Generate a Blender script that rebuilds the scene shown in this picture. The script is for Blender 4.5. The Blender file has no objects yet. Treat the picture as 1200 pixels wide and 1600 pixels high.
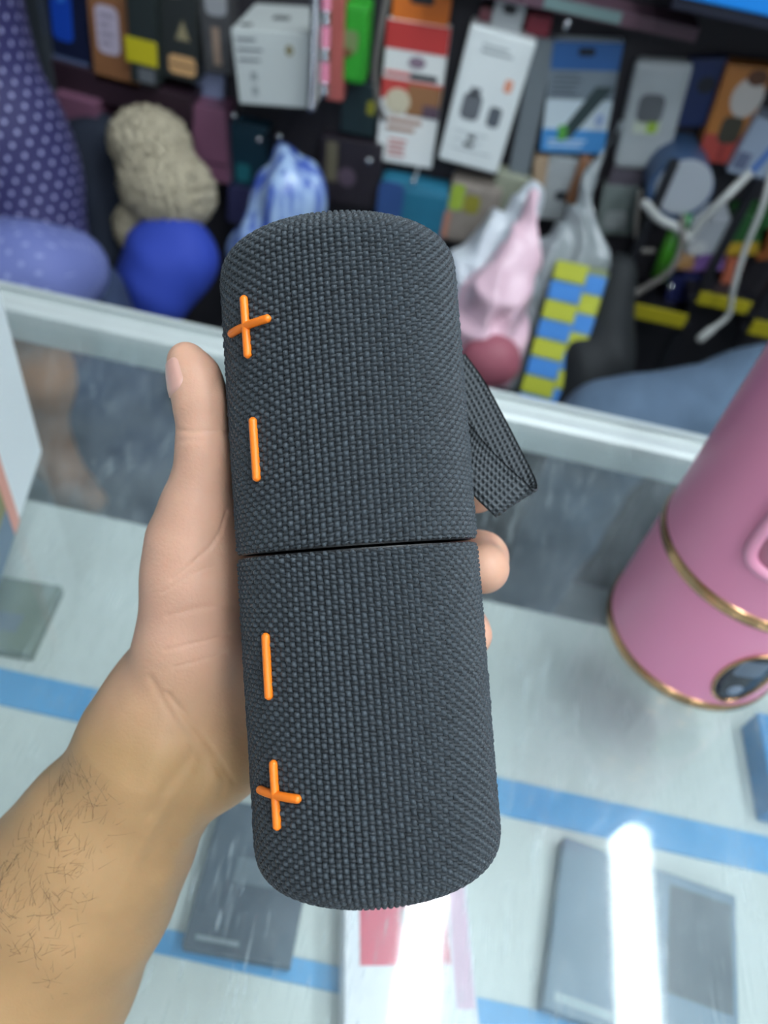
import bpy, bmesh, math, random
import numpy as np
from mathutils import Vector, Matrix
random.seed(7); rng = np.random.default_rng(7)
scene = bpy.context.scene
COL = scene.collection

# ------------------------------------------------------------ camera, world, light, exposure
f = 1200.0; H = 0.46
PT = math.radians(48); RO = math.radians(12.4)
F = np.array([0, math.cos(PT), -math.sin(PT)])
R0 = np.array([1.0, 0, 0]); U0 = np.array([0, math.sin(PT), math.cos(PT)])
R = math.cos(RO)*R0 + math.sin(RO)*U0
U = math.cos(RO)*U0 - math.sin(RO)*R0
CAM = np.array([0, 0, H])
cd = bpy.data.cameras.new('camera'); co = bpy.data.objects.new('camera', cd); COL.objects.link(co)
cd.sensor_width = 36; cd.lens = 27.0; cd.clip_start = 0.01
m = Matrix.Identity(4)
for i in range(3):
    m[i][0] = R[i]; m[i][1] = U[i]; m[i][2] = -F[i]; m[i][3] = CAM[i]
co.matrix_world = m
cd.dof.use_dof = True; cd.dof.focus_distance = 0.228; cd.dof.aperture_fstop = 8.2
scene.camera = co
w = bpy.data.worlds.new('world'); scene.world = w; w.use_nodes = True
w.node_tree.nodes['Background'].inputs[0].default_value = (0.74, 0.87, 1.0, 1)
w.node_tree.nodes['Background'].inputs[1].default_value = 0.40
scene.view_settings.view_transform = 'Standard'; scene.view_settings.look = 'None'
scene.view_settings.gamma = 1; scene.view_settings.use_curve_mapping = False
scene.view_settings.exposure = 0.0
TUBE_POWER = 50.0

def ray(x, y): return F + (x-600)/f*R - (y-800)/f*U
def cam(x, y, d): return CAM + d*ray(x, y)                    # pixel and depth -> place
def atz(x, y, z=0.0):
    r = ray(x, y); return CAM + r*((z-CAM[2])/r[2])
def atY(x, y, Y):
    r = ray(x, y); return CAM + r*(Y/r[1])

# ------------------------------------------------------------ materials
def s2l(c): return tuple((v/12.92 if v <= .04045 else ((v+.055)/1.055)**2.4) for v in c)
def rgb(r, g, b): return s2l((r/255, g/255, b/255))
MATS = {}
def mat(name, col, rough=.5, metal=0, var=0.0, vscale=40, bump=0.0, bscale=200, spec=.5, trans=0, alpha=1, coat=0, sss=0):
    if name in MATS: return MATS[name]
    M = bpy.data.materials.new(name); M.use_nodes = True
    nt = M.node_tree; b = nt.nodes['Principled BSDF']
    b.inputs['Base Color'].default_value = (*col, 1)
    b.inputs['Roughness'].default_value = rough; b.inputs['Metallic'].default_value = metal
    b.inputs['Specular IOR Level'].default_value = spec
    b.inputs['Transmission Weight'].default_value = trans; b.inputs['Alpha'].default_value = alpha
    b.inputs['Coat Weight'].default_value = coat
    if sss:
        b.inputs['Subsurface Weight'].default_value = sss
        b.inputs['Subsurface Radius'].default_value = (1, .35, .2); b.inputs['Subsurface Scale'].default_value = .004
    tc = nt.nodes.new('ShaderNodeTexCoord')
    if var:
        n = nt.nodes.new('ShaderNodeTexNoise'); n.inputs['Scale'].default_value = vscale; n.inputs['Detail'].default_value = 5
        nt.links.new(tc.outputs['Object'], n.inputs['Vector'])
        mx = nt.nodes.new('ShaderNodeMix'); mx.data_type = 'RGBA'
        mx.inputs[6].default_value = (*[max(0, c*(1-var)) for c in col], 1)
        mx.inputs[7].default_value = (*[min(1, c*(1+var)) for c in col], 1)
        nt.links.new(n.outputs['Fac'], mx.inputs[0]); nt.links.new(mx.outputs[2], b.inputs['Base Color'])
    if bump:
        n2 = nt.nodes.new('ShaderNodeTexNoise'); n2.inputs['Scale'].default_value = bscale; n2.inputs['Detail'].default_value = 6
        nt.links.new(tc.outputs['Object'], n2.inputs['Vector'])
        bp = nt.nodes.new('ShaderNodeBump'); bp.inputs['Strength'].default_value = bump; bp.inputs['Distance'].default_value = .001
        nt.links.new(n2.outputs['Fac'], bp.inputs['Height']); nt.links.new(bp.outputs[0], b.inputs['Normal'])
    MATS[name] = M
    return M
def pm(r, g, b, rough=.45, **k):                               # printed card or plastic of one colour
    return mat('print_%d_%d_%d_%d' % (r, g, b, int(rough*100)), rgb(r, g, b), rough, **k)

# ------------------------------------------------------------ object helpers
def setp(o, label=None, cat=None, group=None, kind=None):
    if label: o['label'] = label
    if cat: o['category'] = cat
    if group: o['group'] = group
    if kind: o['kind'] = kind
    return o
def thing(name, label, cat, loc=(0, 0, 0), group=None, rot=None):
    o = bpy.data.objects.new(name, None); COL.objects.link(o); o.empty_display_size = .02
    Mx = Matrix.Translation(Vector(loc))
    if rot is not None: Mx = Mx @ rot
    o.matrix_world = Mx
    o['_m'] = 1; del o['_m']
    BASE[o.name] = Mx
    return setp(o, label, cat, group)
BASE = {}
def link(name, me, material, parent=None, local=False, smooth=False):
    """local: vertices are in the parent's frame; otherwise in world space"""
    o = bpy.data.objects.new(name, me); COL.objects.link(o)
    if material is not None and not me.materials: me.materials.append(material)
    if smooth: me.polygons.foreach_set('use_smooth', [True]*len(me.polygons))
    if parent is not None:
        o.parent = parent
        B = BASE.get(parent.name, Matrix.Identity(4))
        if not local: o.matrix_parent_inverse = B.inverted()
        BASE[o.name] = B if local else Matrix.Identity(4)
    else: BASE[o.name] = Matrix.Identity(4)
    return o
def mesh(verts, faces, name='m'):
    me = bpy.data.meshes.new(name)
    me.from_pydata([tuple(v) for v in verts], [], [tuple(int(i) for i in q) for q in faces]); me.update()
    return me
def npmesh(V, Q, name='m'):                                     # quads by numpy
    me = bpy.data.meshes.new(name); V = np.asarray(V, np.float32); Q = np.asarray(Q, np.int32)
    me.vertices.add(len(V)); me.vertices.foreach_set('co', V.ravel())
    me.loops.add(Q.size); me.loops.foreach_set('vertex_index', Q.ravel())
    me.polygons.add(len(Q)); me.polygons.foreach_set('loop_start', np.arange(0, Q.size, 4, dtype=np.int32))
    me.update(calc_edges=True); me.validate()
    return me
def bm_mesh(bm, name='m', recalc=True):
    if recalc: bmesh.ops.recalc_face_normals(bm, faces=bm.faces)
    me = bpy.data.meshes.new(name); bm.to_mesh(me); bm.free(); return me
def box_me(x0, x1, y0, y1, z0, z1, bev=0.0, seg=2):
    bm = bmesh.new(); bmesh.ops.create_cube(bm, size=1)
    for v in bm.verts:
        v.co = Vector((x0 if v.co.x < 0 else x1, y0 if v.co.y < 0 else y1, z0 if v.co.z < 0 else z1))
    if bev: bmesh.ops.bevel(bm, geom=bm.edges[:], offset=bev, segments=seg, affect='EDGES', profile=.6)
    return bm_mesh(bm)
def prism_me(pts, y0, y1, bev=0.0):                             # polygon in local x,z extruded along y
    bm = bmesh.new()
    vs = [bm.verts.new((p[0], y0, p[1])) for p in pts]
    fc = bm.faces.new(vs)
    r = bmesh.ops.extrude_face_region(bm, geom=[fc])
    for v in r['geom']:
        if isinstance(v, bmesh.types.BMVert): v.co.y = y1
    if bev: bmesh.ops.bevel(bm, geom=bm.edges[:], offset=bev, segments=2, affect='EDGES')
    return bm_mesh(bm)
def rrect(cx, cz, w_, h_, r, n=5):
    out = []
    for k, (sx, sz) in enumerate(((1, 1), (-1, 1), (-1, -1), (1, -1))):
        for i in range(n+1):
            a = math.pi/2*(k + i/n)
            out.append((cx + sx*(w_/2-r) + r*math.cos(a), cz + sz*(h_/2-r) + r*math.sin(a)))
    return out
def oval(cx, cz, rx, rz, n=28):
    return [(cx+rx*math.cos(2*math.pi*i/n), cz+rz*math.sin(2*math.pi*i/n)) for i in range(n)]
def spline(P, n=8):                                             # Catmull-Rom through the points
    P = [np.array(p, float) for p in P]; Q = [2*P[0]-P[1]] + P + [2*P[-1]-P[-2]]; out = []
    for i in range(1, len(Q)-2):
        for k in range(n):
            t = k/n; a, b, c, d = Q[i-1:i+3]
            out.append(.5*((2*b)+(c-a)*t+(2*a-5*b+4*c-d)*t*t+(-a+3*b-3*c+d)*t**3))
    return out + [P[-1]]
def tube_me(path, rad, n=10, flat=None):
    """round tube with rounded ends; rad is a number or one per point"""
    P = [np.array(p, float) for p in path]; k = len(P)
    rr = [rad]*k if np.isscalar(rad) else list(rad)
    T = [P[min(i+1, k-1)]-P[max(i-1, 0)] for i in range(k)]; T = [t/np.linalg.norm(t) for t in T]
    pp, qq, tt = [], [], []
    for a in (0.25, .75): pp.append(P[0]-T[0]*rr[0]*math.cos(a*math.pi/2)*.9); qq.append(rr[0]*math.sin(a*math.pi/2)); tt.append(T[0])
    for i in range(k): pp.append(P[i]); qq.append(rr[i]); tt.append(T[i])
    for a in (.75, .25): pp.append(P[-1]+T[-1]*rr[-1]*math.cos(a*math.pi/2)*.9); qq.append(rr[-1]*math.sin(a*math.pi/2)); tt.append(T[-1])
    nrm = np.cross(tt[0], [0, 0, 1.0])
    if np.linalg.norm(nrm) < .1: nrm = np.cross(tt[0], [1.0, 0, 0])
    V, Q = [], []
    for i in range(len(pp)):
        nrm = nrm - tt[i]*(nrm@tt[i]); nrm /= np.linalg.norm(nrm); b = np.cross(tt[i], nrm)
        for j in range(n):
            a = 2*math.pi*j/n; V.append(pp[i]+qq[i]*(math.cos(a)*nrm+math.sin(a)*b))
    for i in range(len(pp)-1):
        for j in range(n): Q.append((i*n+j, i*n+(j+1) % n, (i+1)*n+(j+1) % n, (i+1)*n+j))
    Q.append(tuple(range(n))[::-1]); Q.append(tuple(range((len(pp)-1)*n, len(pp)*n)))
    return mesh(V, Q)
def lathe_me(prof, n=64, c=(0, 0, 0)):
    V, Q = [], []
    for r, z in prof:
        for j in range(n):
            a = 2*math.pi*j/n; V.append((c[0]+r*math.cos(a), c[1]+r*math.sin(a), c[2]+z))
    for i in range(len(prof)-1):
        for j in range(n): Q.append((i*n+j, i*n+(j+1) % n, (i+1)*n+(j+1) % n, (i+1)*n+j))
    return mesh(V, Q)

# ------------------------------------------------------------ smooth solids from distance fields
def cone_d(P, a, b, ra, rb):
    a = np.asarray(a, np.float32); b = np.asarray(b, np.float32)
    ab = b-a; t = np.clip(((P-a)@ab)/max(float(ab@ab), 1e-12), 0, 1)
    return np.linalg.norm(P-a-t[..., None]*ab, axis=-1) - (ra+(rb-ra)*t)
def ell_d(P, c, r):
    q = (P-np.asarray(c, np.float32)); r = np.asarray(r, np.float32)
    k0 = np.linalg.norm(q/r, axis=-1); k1 = np.linalg.norm(q/(r*r), axis=-1)
    return k0*(k0-1)/np.maximum(k1, 1e-9)
def smin(a, b, k):
    h = np.clip(.5+.5*(b-a)/k, 0, 1); return b+(a-b)*h-k*h*(1-h)
def field(prims):
    def fn(P):
        P = np.asarray(P, np.float32); d = None
        for p in prims:
            k = p[-1]
            e = cone_d(P, *p[1:-1]) if p[0] == 'c' else ell_d(P, *p[1:-1])
            d = e if d is None else smin(d, e, k)
        return d
    return fn
def nets(fn, lo, hi, res):
    lo = np.array(lo, float); n = np.ceil((np.array(hi)-lo)/res).astype(int)+1
    V = np.empty(n, np.float32)
    B_ = 7; nb = -(-n//B_)                                         # only the blocks the surface may cross are filled in finely
    gx, gy, gz = [lo[i]+res*(B_*np.arange(nb[i])+(B_-1)/2) for i in range(3)]
    ctr = np.stack(np.meshgrid(gx, gy, gz, indexing='ij'), -1)
    dc_ = np.concatenate([fn(ctr[i:i+1]) for i in range(nb[0])])
    V[:] = np.repeat(np.repeat(np.repeat(dc_, B_, 0), B_, 1), B_, 2)[:n[0], :n[1], :n[2]]
    near = np.argwhere(np.abs(dc_) < res*B_*1.35+.006)
    off = np.stack(np.meshgrid(*[np.arange(B_)]*3, indexing='ij'), -1).reshape(1, -1, 3)
    for c0 in range(0, len(near), 1500):
        I_ = (near[c0:c0+1500, None]*B_+off).reshape(-1, 3); I_ = I_[(I_ < n).all(1)]
        V[tuple(I_.T)] = fn(lo+res*I_)
    s = V < 0
    cnt = sum(s[a:n[0]-1+a, b:n[1]-1+b, c:n[2]-1+c].astype(np.int8) for a in (0, 1) for b in (0, 1) for c in (0, 1))
    cells = np.argwhere((cnt > 0) & (cnt < 8)); idx = -np.ones(n-1, np.int32); idx[tuple(cells.T)] = np.arange(len(cells))
    acc = np.zeros((len(cells), 3)); num = np.zeros(len(cells))
    cor = [(a, b, c) for a in (0, 1) for b in (0, 1) for c in (0, 1)]
    for A in cor:
        for ax in range(3):
            if A[ax]: continue
            B = list(A); B[ax] = 1
            va = V[tuple((cells+A).T)]; vb = V[tuple((cells+B).T)]
            msk = (va < 0) != (vb < 0); t = np.where(msk, va/np.where(va == vb, 1, va-vb), 0)
            p = np.array(A, float)[None]+t[:, None]*(np.array(B)-np.array(A))
            acc[msk] += p[msk]; num[msk] += 1
    pos = lo+res*(cells+acc/num[:, None])
    quads = []
    for ax in range(3):
        u, v = (ax+1) % 3, (ax+2) % 3
        sl = [slice(None)]*3; sl2 = [slice(None)]*3; sl[ax] = slice(0, -1); sl2[ax] = slice(1, None)
        sa, sb = s[tuple(sl)], s[tuple(sl2)]
        for flip in (0, 1):
            e = np.argwhere((sa & ~sb) if not flip else (~sa & sb))
            e = e[(e[:, u] > 0) & (e[:, v] > 0) & (e[:, u] < n[u]-1) & (e[:, v] < n[v]-1)]
            du = np.zeros(3, int); du[u] = 1; dv = np.zeros(3, int); dv[v] = 1
            q = np.stack([idx[tuple((e-du-dv).T)], idx[tuple((e-dv).T)], idx[tuple(e.T)], idx[tuple((e-du).T)]], 1)
            if flip: q = q[:, ::-1]
            quads.append(q)
    return pos, np.concatenate(quads)
def blob(name, prims, res, material, parent, noise=None, fuzz=0):
    """a smooth solid in world space; noise(P) is an extra bulge in metres"""
    pts = [];
    for p in prims:
        if p[0] == 'c': pts += [np.array(p[1])-p[3], np.array(p[1])+p[3], np.array(p[2])-p[4], np.array(p[2])+p[4]]
        else: pts += [np.array(p[1])-np.array(p[2]), np.array(p[1])+np.array(p[2])]
    pts = np.array(pts); mg = .02
    base = field(prims); fn = base if noise is None else (lambda P: base(P)-noise(P))
    V, Q = nets(fn, pts.min(0)-mg, pts.max(0)+mg, res)
    if fuzz: V = V+rng.normal(0, fuzz, V.shape)
    return link(name, npmesh(V, Q), material, parent, smooth=True)
def folds(sc, amp, dirs, sharp=False):
    dirs = [np.array(d, np.float32) for d in dirs]
    def fn(P):
        r = 0
        for i, d in enumerate(dirs): r = r+np.sin((P@d)*sc*(1+.37*i)+1.7*i+1.3*np.sin(P@np.roll(d, 1)*sc*.6))
        r = r/len(dirs)
        return amp*(.5-1.6*np.abs(r)) if sharp else amp*r
    return fn

# ------------------------------------------------------------ the room
def struct(name, me, m_, parent=None, smooth=False):
    o = link(name, me, m_, parent, smooth=smooth)
    if parent is None: o['kind'] = 'structure'
    return o
YW = 1.22                                                        # front of the display wall
struct('floor', box_me(-3, 3, -2, 3, -1.04, -1.0), mat('floor_tile', rgb(120, 126, 130), .5, var=.45, vscale=7))
struct('ceiling', box_me(-3, 3, -3, 3, 1.74, 1.78), mat('ceiling_paint', rgb(225, 228, 228), .9, var=.03, vscale=3))
struct('wall_back', box_me(-2.2, 2.2, YW, YW+.05, -1.0, 1.74), mat('display_wall', rgb(36, 33, 40), .6, var=.35, vscale=9))

# ceiling lights: LED battens running front to back, the first two reflected on the glass, the last two added unseen as fill
emit = bpy.data.materials.new('led_diffuser'); emit.use_nodes = True
emit.node_tree.nodes.clear()
en = emit.node_tree.nodes.new('ShaderNodeEmission'); eo = emit.node_tree.nodes.new('ShaderNodeOutputMaterial')
en.inputs[0].default_value = (.86, .95, 1, 1); en.inputs[1].default_value = TUBE_POWER
emit.node_tree.links.new(en.outputs[0], eo.inputs[0])
def batten(x, y0, y1, label, wid=.094):
    t = thing('ceiling_light', label, 'light', (x, (y0+y1)/2, 1.74), 'LED battens on the ceiling')
    link('housing', box_me(x-.05, x+.05, y0, y1, 1.70, 1.739, .004), pm(235, 235, 232, .4), t)
    link('diffuser', box_me(x-wid/2, x+wid/2, y0+.01, y1-.01, 1.672, 1.70, .012, 3), emit, t)
def refl(x, y, z=1.68):
    q = atz(x, y); r = ray(x, y)*[1, 1, -1]; return q+r*(z/r[2])
ta = refl(985, 1285); tb = refl(665, 1420)
batten(ta[0], ta[1]-1.2, ta[1], 'white LED batten above the pink blender side, reflected as a long bright bar')
batten(refl(650, 1560)[0], tb[1]-1.05, tb[1]+.15, 'white LED batten over the middle, reflected beside the red box')
batten(-.05, -2.2, -1.0, 'added unseen white LED batten behind the camera for even light, left')
batten(.95, -2.2, -1.0, 'added unseen white LED batten behind the camera for even light, right')

# ------------------------------------------------------------ the glass counter
ALU = mat('aluminium', rgb(200, 208, 207), .42, .1, var=.05, vscale=30)
YI = atz(300, 551)[1]; YO = atz(300, 499, .012)[1]; YN = .0; XA, XB = -.95, 1.1
case = thing('display_counter', 'glass-topped display counter with a silver aluminium rail along its far edge', 'counter', (0, .3, -1.0))
g = bpy.data.materials.new('counter_glass'); g.use_nodes = True; nt = g.node_tree; nt.nodes.clear()
N = nt.nodes.new; L = nt.links.new
out = N('ShaderNodeOutputMaterial'); tr = N('ShaderNodeBsdfTransparent'); gl = N('ShaderNodeBsdfGlossy'); df = N('ShaderNodeBsdfDiffuse')
tr.inputs[0].default_value = (.965, .99, .988, 1); gl.inputs['Roughness'].default_value = .055
df.inputs[0].default_value = (.62, .72, .76, 1)
fr = N('ShaderNodeFresnel'); ge = N('ShaderNodeNewGeometry')      # same reflectance on the way out of the pane as on the way in
io = N('ShaderNodeMath'); io.operation = 'MULTIPLY_ADD'; io.inputs[1].default_value = 1/1.5-1.5; io.inputs[2].default_value = 1.5
L(ge.outputs['Backfacing'], io.inputs[0]); L(io.outputs[0], fr.inputs[0])
mx1 = N('ShaderNodeMixShader'); mx2 = N('ShaderNodeMixShader'); tc = N('ShaderNodeTexCoord')
# smudges and fine scratches lying on the glass
no = N('ShaderNodeTexNoise'); no.inputs['Scale'].default_value = 9; no.inputs['Detail'].default_value = 8; no.inputs['Roughness'].default_value = .65
L(tc.outputs['Object'], no.inputs['Vector'])
mr = N('ShaderNodeMapRange'); mr.inputs[1].default_value = .42; mr.inputs[2].default_value = .75; mr.inputs[3].default_value = .03; mr.inputs[4].default_value = .13
L(no.outputs['Fac'], mr.inputs[0])
def scratch(rot, sx, sy, thr):
    mp = N('ShaderNodeMapping'); mp.inputs['Rotation'].default_value = (0, 0, rot); mp.inputs['Scale'].default_value = (sx, sy, 1)
    L(tc.outputs['Object'], mp.inputs['Vector'])
    wn = N('ShaderNodeTexNoise'); wn.inputs['Scale'].default_value = 3; wn.inputs['Detail'].default_value = 2; wn.inputs['Distortion'].default_value = .4
    L(mp.outputs[0], wn.inputs['Vector'])
    mm = N('ShaderNodeMapRange'); mm.inputs[1].default_value = thr; mm.inputs[2].default_value = thr+.06; mm.inputs[3].default_value = 0; mm.inputs[4].default_value = .3
    L(wn.outputs['Fac'], mm.inputs[0]); return mm.outputs[0]
prev = mr.outputs[0]
for a in ((.7, 200, 7, .665), (-.5, 230, 9, .67), (1.2, 260, 9, .675), (.2, 180, 8, .67)):
    ad = N('ShaderNodeMath'); ad.operation = 'ADD'; ad.use_clamp = True; L(prev, ad.inputs[0]); L(scratch(*a), ad.inputs[1]); prev = ad.outputs[0]
L(fr.outputs[0], mx1.inputs[0]); L(tr.outputs[0], mx1.inputs[1]); L(gl.outputs[0], mx1.inputs[2])
L(prev, mx2.inputs[0]); L(mx1.outputs[0], mx2.inputs[1]); L(df.outputs[0], mx2.inputs[2]); L(mx2.outputs[0], out.inputs[0])
g2 = g.copy(); g2.name = 'clean_glass'
for n_ in g2.node_tree.nodes:
    if n_.bl_idname == 'ShaderNodeMapRange': n_.inputs[3].default_value = .006 if n_.inputs[3].default_value > 0 else 0; n_.inputs[4].default_value = .03
gp = box_me(XA, XB, -.05, YI+.002, -.008, 0)
link('glass_top', gp, g, case)
# rail profile (y, z) swept along x
prof = [(YI, -.03), (YI, .003), (YI+.004, .006), (YI+.018, .0065), (YI+.021, .0045), (YI+.024, .0065), (YO-.012, .012), (YO-.004, .011), (YO, .006), (YO, -.03)]
V = []; Q = []
for x in (XA, XB):
    for y, z in prof: V.append((x, y, z))
n = len(prof)
for i in range(n): Q.append((i, (i+1) % n, n+(i+1) % n, n+i))
Q += [tuple(range(n))[::-1], tuple(range(n, 2*n))]
link('rail', mesh(V, Q), ALU, case)
ZS = -.12
YB = atz(600, 903, ZS)[1]
WHITE = mat('white_shelf', rgb(202, 206, 202), .5, var=.05, vscale=5)
link('upper_shelf', box_me(XA, XB, -.05, YB, ZS-.012, ZS, .001), WHITE, case)
link('lower_shelf', box_me(XA, XB, -.05, YO, -.5, -.485), mat('lower_deck', rgb(122, 138, 150), .6, var=.5, vscale=9), case)
link('front_pane', box_me(XA, XB, -.058, -.051, -.9, -.009), g2, case)
link('back_pane', box_me(XA, XB, YO-.016, YO-.010, -.9, -.03), g2, case)
link('plinth', box_me(XA, XB, -.058, YO-.005, -1.0, -.9), pm(120, 128, 132, .5), case)
for x0 in (XA, XB-.012): link('side_pane', box_me(x0, x0+.006, -.05, YO-.02, -.9, -.009), g2, case)
BLUE = mat('blue_tape', rgb(78, 152, 204), .5, var=.08, vscale=25)
for k, (pa, pb) in enumerate((((600, 1177), (600, 1234)), ((600, 1527), (600, 1568)))):
    ya, yb = atz(*pa, ZS)[1], atz(*pb, ZS)[1]
    link('blue_strip', box_me(XA+.02, XB-.02, yb, ya, ZS+.0002, ZS+.002), BLUE, case)

# boxes lying inside the counter
def flat_box(name, label, cat, px, z0, z1, material, group='boxes lying inside the glass counter'):
    P = [atz(x, y, z1) for x, y in px]
    c = sum(P)/4; ux = (P[1]-P[0])+(P[2]-P[3]); ux /= np.linalg.norm(ux)
    wd = (np.linalg.norm(P[1]-P[0])+np.linalg.norm(P[2]-P[3]))/2; hg = (np.linalg.norm(P[3]-P[0])+np.linalg.norm(P[2]-P[1]))/2
    ang = math.atan2(ux[1], ux[0])
    t = thing(name, label, cat, (c[0], c[1], z0), group, Matrix.Rotation(ang, 4, 'Z'))
    link('body', box_me(-wd/2, wd/2, -hg/2, hg/2, 0, z1-z0, .0015), material, t, local=True)
    return t, wd, hg, z1-z0
def top_print(t, wd, hg, th, u0, v0, u1, v1, m_, name='printed_panel'):
    link(name, box_me((u0-.5)*wd, (u1-.5)*wd, (v0-.5)*hg, (v1-.5)*hg, th, th+.0004), m_, t, local=True)
DK = mat('dark_box', rgb(72, 86, 100), .45, var=.15, vscale=30)
t, a_, b_, c_ = flat_box('phone_box', 'dark slate phone box under the glass near the wrist', 'box', [(330, 1245), (492, 1275), (462, 1512), (303, 1482)], ZS+.0022, ZS+.016, DK)
top_print(t, a_, b_, c_, .3, .45, .7, .62, pm(110, 122, 132, .4)); top_print(t, a_, b_, c_, .1, .06, .5, .09, pm(140, 150, 156, .4))
t, a_, b_, c_ = flat_box('phone_box', 'wide slate-blue phone box under the bright light reflection', 'box', [(900, 1308), (1187, 1425), (1115, 1655), (828, 1572)], ZS+.0022, ZS+.016, mat('slate_box', rgb(98, 120, 138), .4, var=.25, vscale=20))
top_print(t, a_, b_, c_, .62, .3, .97, .93, pm(58, 70, 80, .4)); top_print(t, a_, b_, c_, .05, .05, .35, .1, pm(150, 165, 172, .4))
t, a_, b_, c_ = flat_box('accessory_box', 'white box with a red printed panel lying below the speaker', 'box', [(556, 1350), (766, 1350), (706, 1640), (517, 1640)], ZS+.0022, ZS+.035, mat('white_card', rgb(226, 224, 230), .4))
top_print(t, a_, b_, c_, .12, .42, .42, .95, pm(206, 40, 78, .45)); top_print(t, a_, b_, c_, .42, .42, .82, .95, pm(196, 96, 112, .45))
top_print(t, a_, b_, c_, .45, .62, .62, .72, pm(236, 226, 228, .45)); top_print(t, a_, b_, c_, .84, .2, .98, .95, pm(214, 176, 196, .45))
t, a_, b_, c_ = flat_box('adapter_box', 'grey-green box under the glass left of the wrist', 'box', [(-60, 893), (76, 915), (70, 1022), (-70, 1000)], ZS+.0002, ZS+.012, mat('grey_green', rgb(118, 130, 122), .5, var=.15))
top_print(t, a_, b_, c_, .35, .25, .75, .5, pm(112, 124, 136, .4))
t, a_, b_, c_ = flat_box('cable_box', 'bright blue box at the right edge under the glass below the blender', 'box', [(1204, 1120), (1290, 1138), (1270, 1270), (1189, 1252)], ZS+.0002, ZS+.03, pm(40, 130, 190, .4))
top_print(t, a_, b_, c_, .5, .2, .9, .8, pm(220, 228, 232, .4))


# ------------------------------------------------------------ white carton at the left edge, standing on the glass
b0 = atz(66, 705); b2 = atz(0, 908)
d = b2-b0; ang = math.atan2(d[1], d[0])+math.pi/2; ln = .24
carton = thing('product_carton', 'white ribbed carton with a pink stripe standing on the glass at the left edge', 'box', (b0[0], b0[1], .0002), None, Matrix.Rotation(ang, 4, 'Z'))
hz = .165
link('body', box_me(-.09, 0, -ln, 0, 0, hz, .0012), mat('carton_white', rgb(232, 238, 238), .5), carton, local=True)
l1 = np.linalg.norm(atz(31, 815)-b0)
for k in range(15):
    y = -.006-k*(l1-.012)/14
    link('rib', box_me(-.0002, .0005, y-.0012, y+.0012, .002, hz-.002), pm(222, 230, 232, .5), carton, local=True)
link('pink_stripe', box_me(-.0002, .0007, -l1-.013, -l1, .001, hz-.001), pm(226, 164, 146, .5), carton, local=True)
link('printed_panel', box_me(-.0002, .0006, -ln+.002, -l1-.014, .03, hz-.001), pm(142, 142, 100, .5, var=.3, vscale=60), carton, local=True)
link('blue_base_band', box_me(-.0002, .0006, -ln+.002, -l1-.014, .001, .029), pm(110, 132, 150, .4), carton, local=True)

# ------------------------------------------------------------ pink portable blender
k = H/.5
bc = np.array([.268*k, .392*k, 0.0002]); br = .07*k
def on_cyl(px, py):                                              # pixel -> angle and height on the blender
    d_ = ray(px, py); o = CAM-bc
    A = d_[0]**2+d_[1]**2; B = 2*(o[0]*d_[0]+o[1]*d_[1]); Cc = o[0]**2+o[1]**2-br*br
    D = B*B-4*A*Cc
    t_ = (-B-math.sqrt(max(D, 0)))/(2*A); p = o+t_*d_
    return math.atan2(p[1], p[0]), p[2]
PINK = mat('pink_plastic', rgb(236, 148, 182), .42, coat=.15, var=.02, vscale=10)
GOLD = mat('rose_gold', rgb(206, 160, 118), .18, 1.0)
bl = thing('portable_blender', 'pink portable blender with rose gold rings standing on the glass', 'blender', bc)
zr = .1125*k; ht = .30
link('motor_base', lathe_me([(br-.004, 0.0005), (br-.001, .001), (br, .007), (br, zr-.0025)], 96, bc), PINK, bl, smooth=True)
link('bottom_ring', lathe_me([(br-.006, 0), (br+.0006, .0003), (br+.0012, .002), (br+.0012, .0085), (br+.0004, .0098), (br-.003, .0102)], 96, bc), GOLD, bl, smooth=True)
link('middle_ring', lathe_me([(br-.003, zr-.005), (br+.0004, zr-.0046), (br+.001, zr-.0034), (br+.001, zr+.0034), (br+.0004, zr+.0046), (br-.003, zr+.005)], 96, bc), GOLD, bl, smooth=True)
link('cup', lathe_me([(br-.001, zr), (br-.0002, zr+.004), (br, zr+.008), (br, ht-.03), (br-.002, ht-.022)], 96, bc), PINK, bl, smooth=True)
link('lid', lathe_me([(br-.002, ht-.022), (br+.001, ht-.02), (br+.001, ht-.006), (br-.004, ht), (.0001, ht+.001)], 96, bc), mat('pink_lid', rgb(226, 146, 176), .35), bl, smooth=True)
def cylpatch(fn, r0, r1, nu=40, ring=6):
    """closed curved plate bounded by fn(s) -> (arc, z), between radii r0 (edge) and r1 (top)"""
    V, Q = [], []
    c = np.mean([fn(s/nu) for s in range(nu)], axis=0)
    for i in range(ring+1):
        q = 1-i/ring
        for s in range(nu):
            e = c+(np.array(fn(s/nu))-c)*q; a = e[0]
            rr = r0 if i == 0 else r1
            V.append((bc[0]+rr*math.cos(a), bc[1]+rr*math.sin(a), bc[2]+e[1]))
    for i in range(ring):
        for s in range(nu): Q.append((i*nu+s, i*nu+(s+1) % nu, (i+1)*nu+(s+1) % nu, (i+1)*nu+s))
    return mesh(V, Q)
th1, z1 = on_cyl(1107, 1072); thc, zc = on_cyl(1140, 1096); tht, zt = on_cyl(1182, 1022)
oc = (th1+.27, (zc+zt)/2+.001); ow, oh = .27, .0285
def ell(c, a, b): return lambda s: (c[0]+a*math.cos(2*math.pi*s), c[1]+b*math.sin(2*math.pi*s))
pn = link('display_panel', cylpatch(ell(oc, ow, oh), br, br+.0008), mat('display_black', rgb(24, 28, 44), .12), bl, smooth=True)
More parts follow.
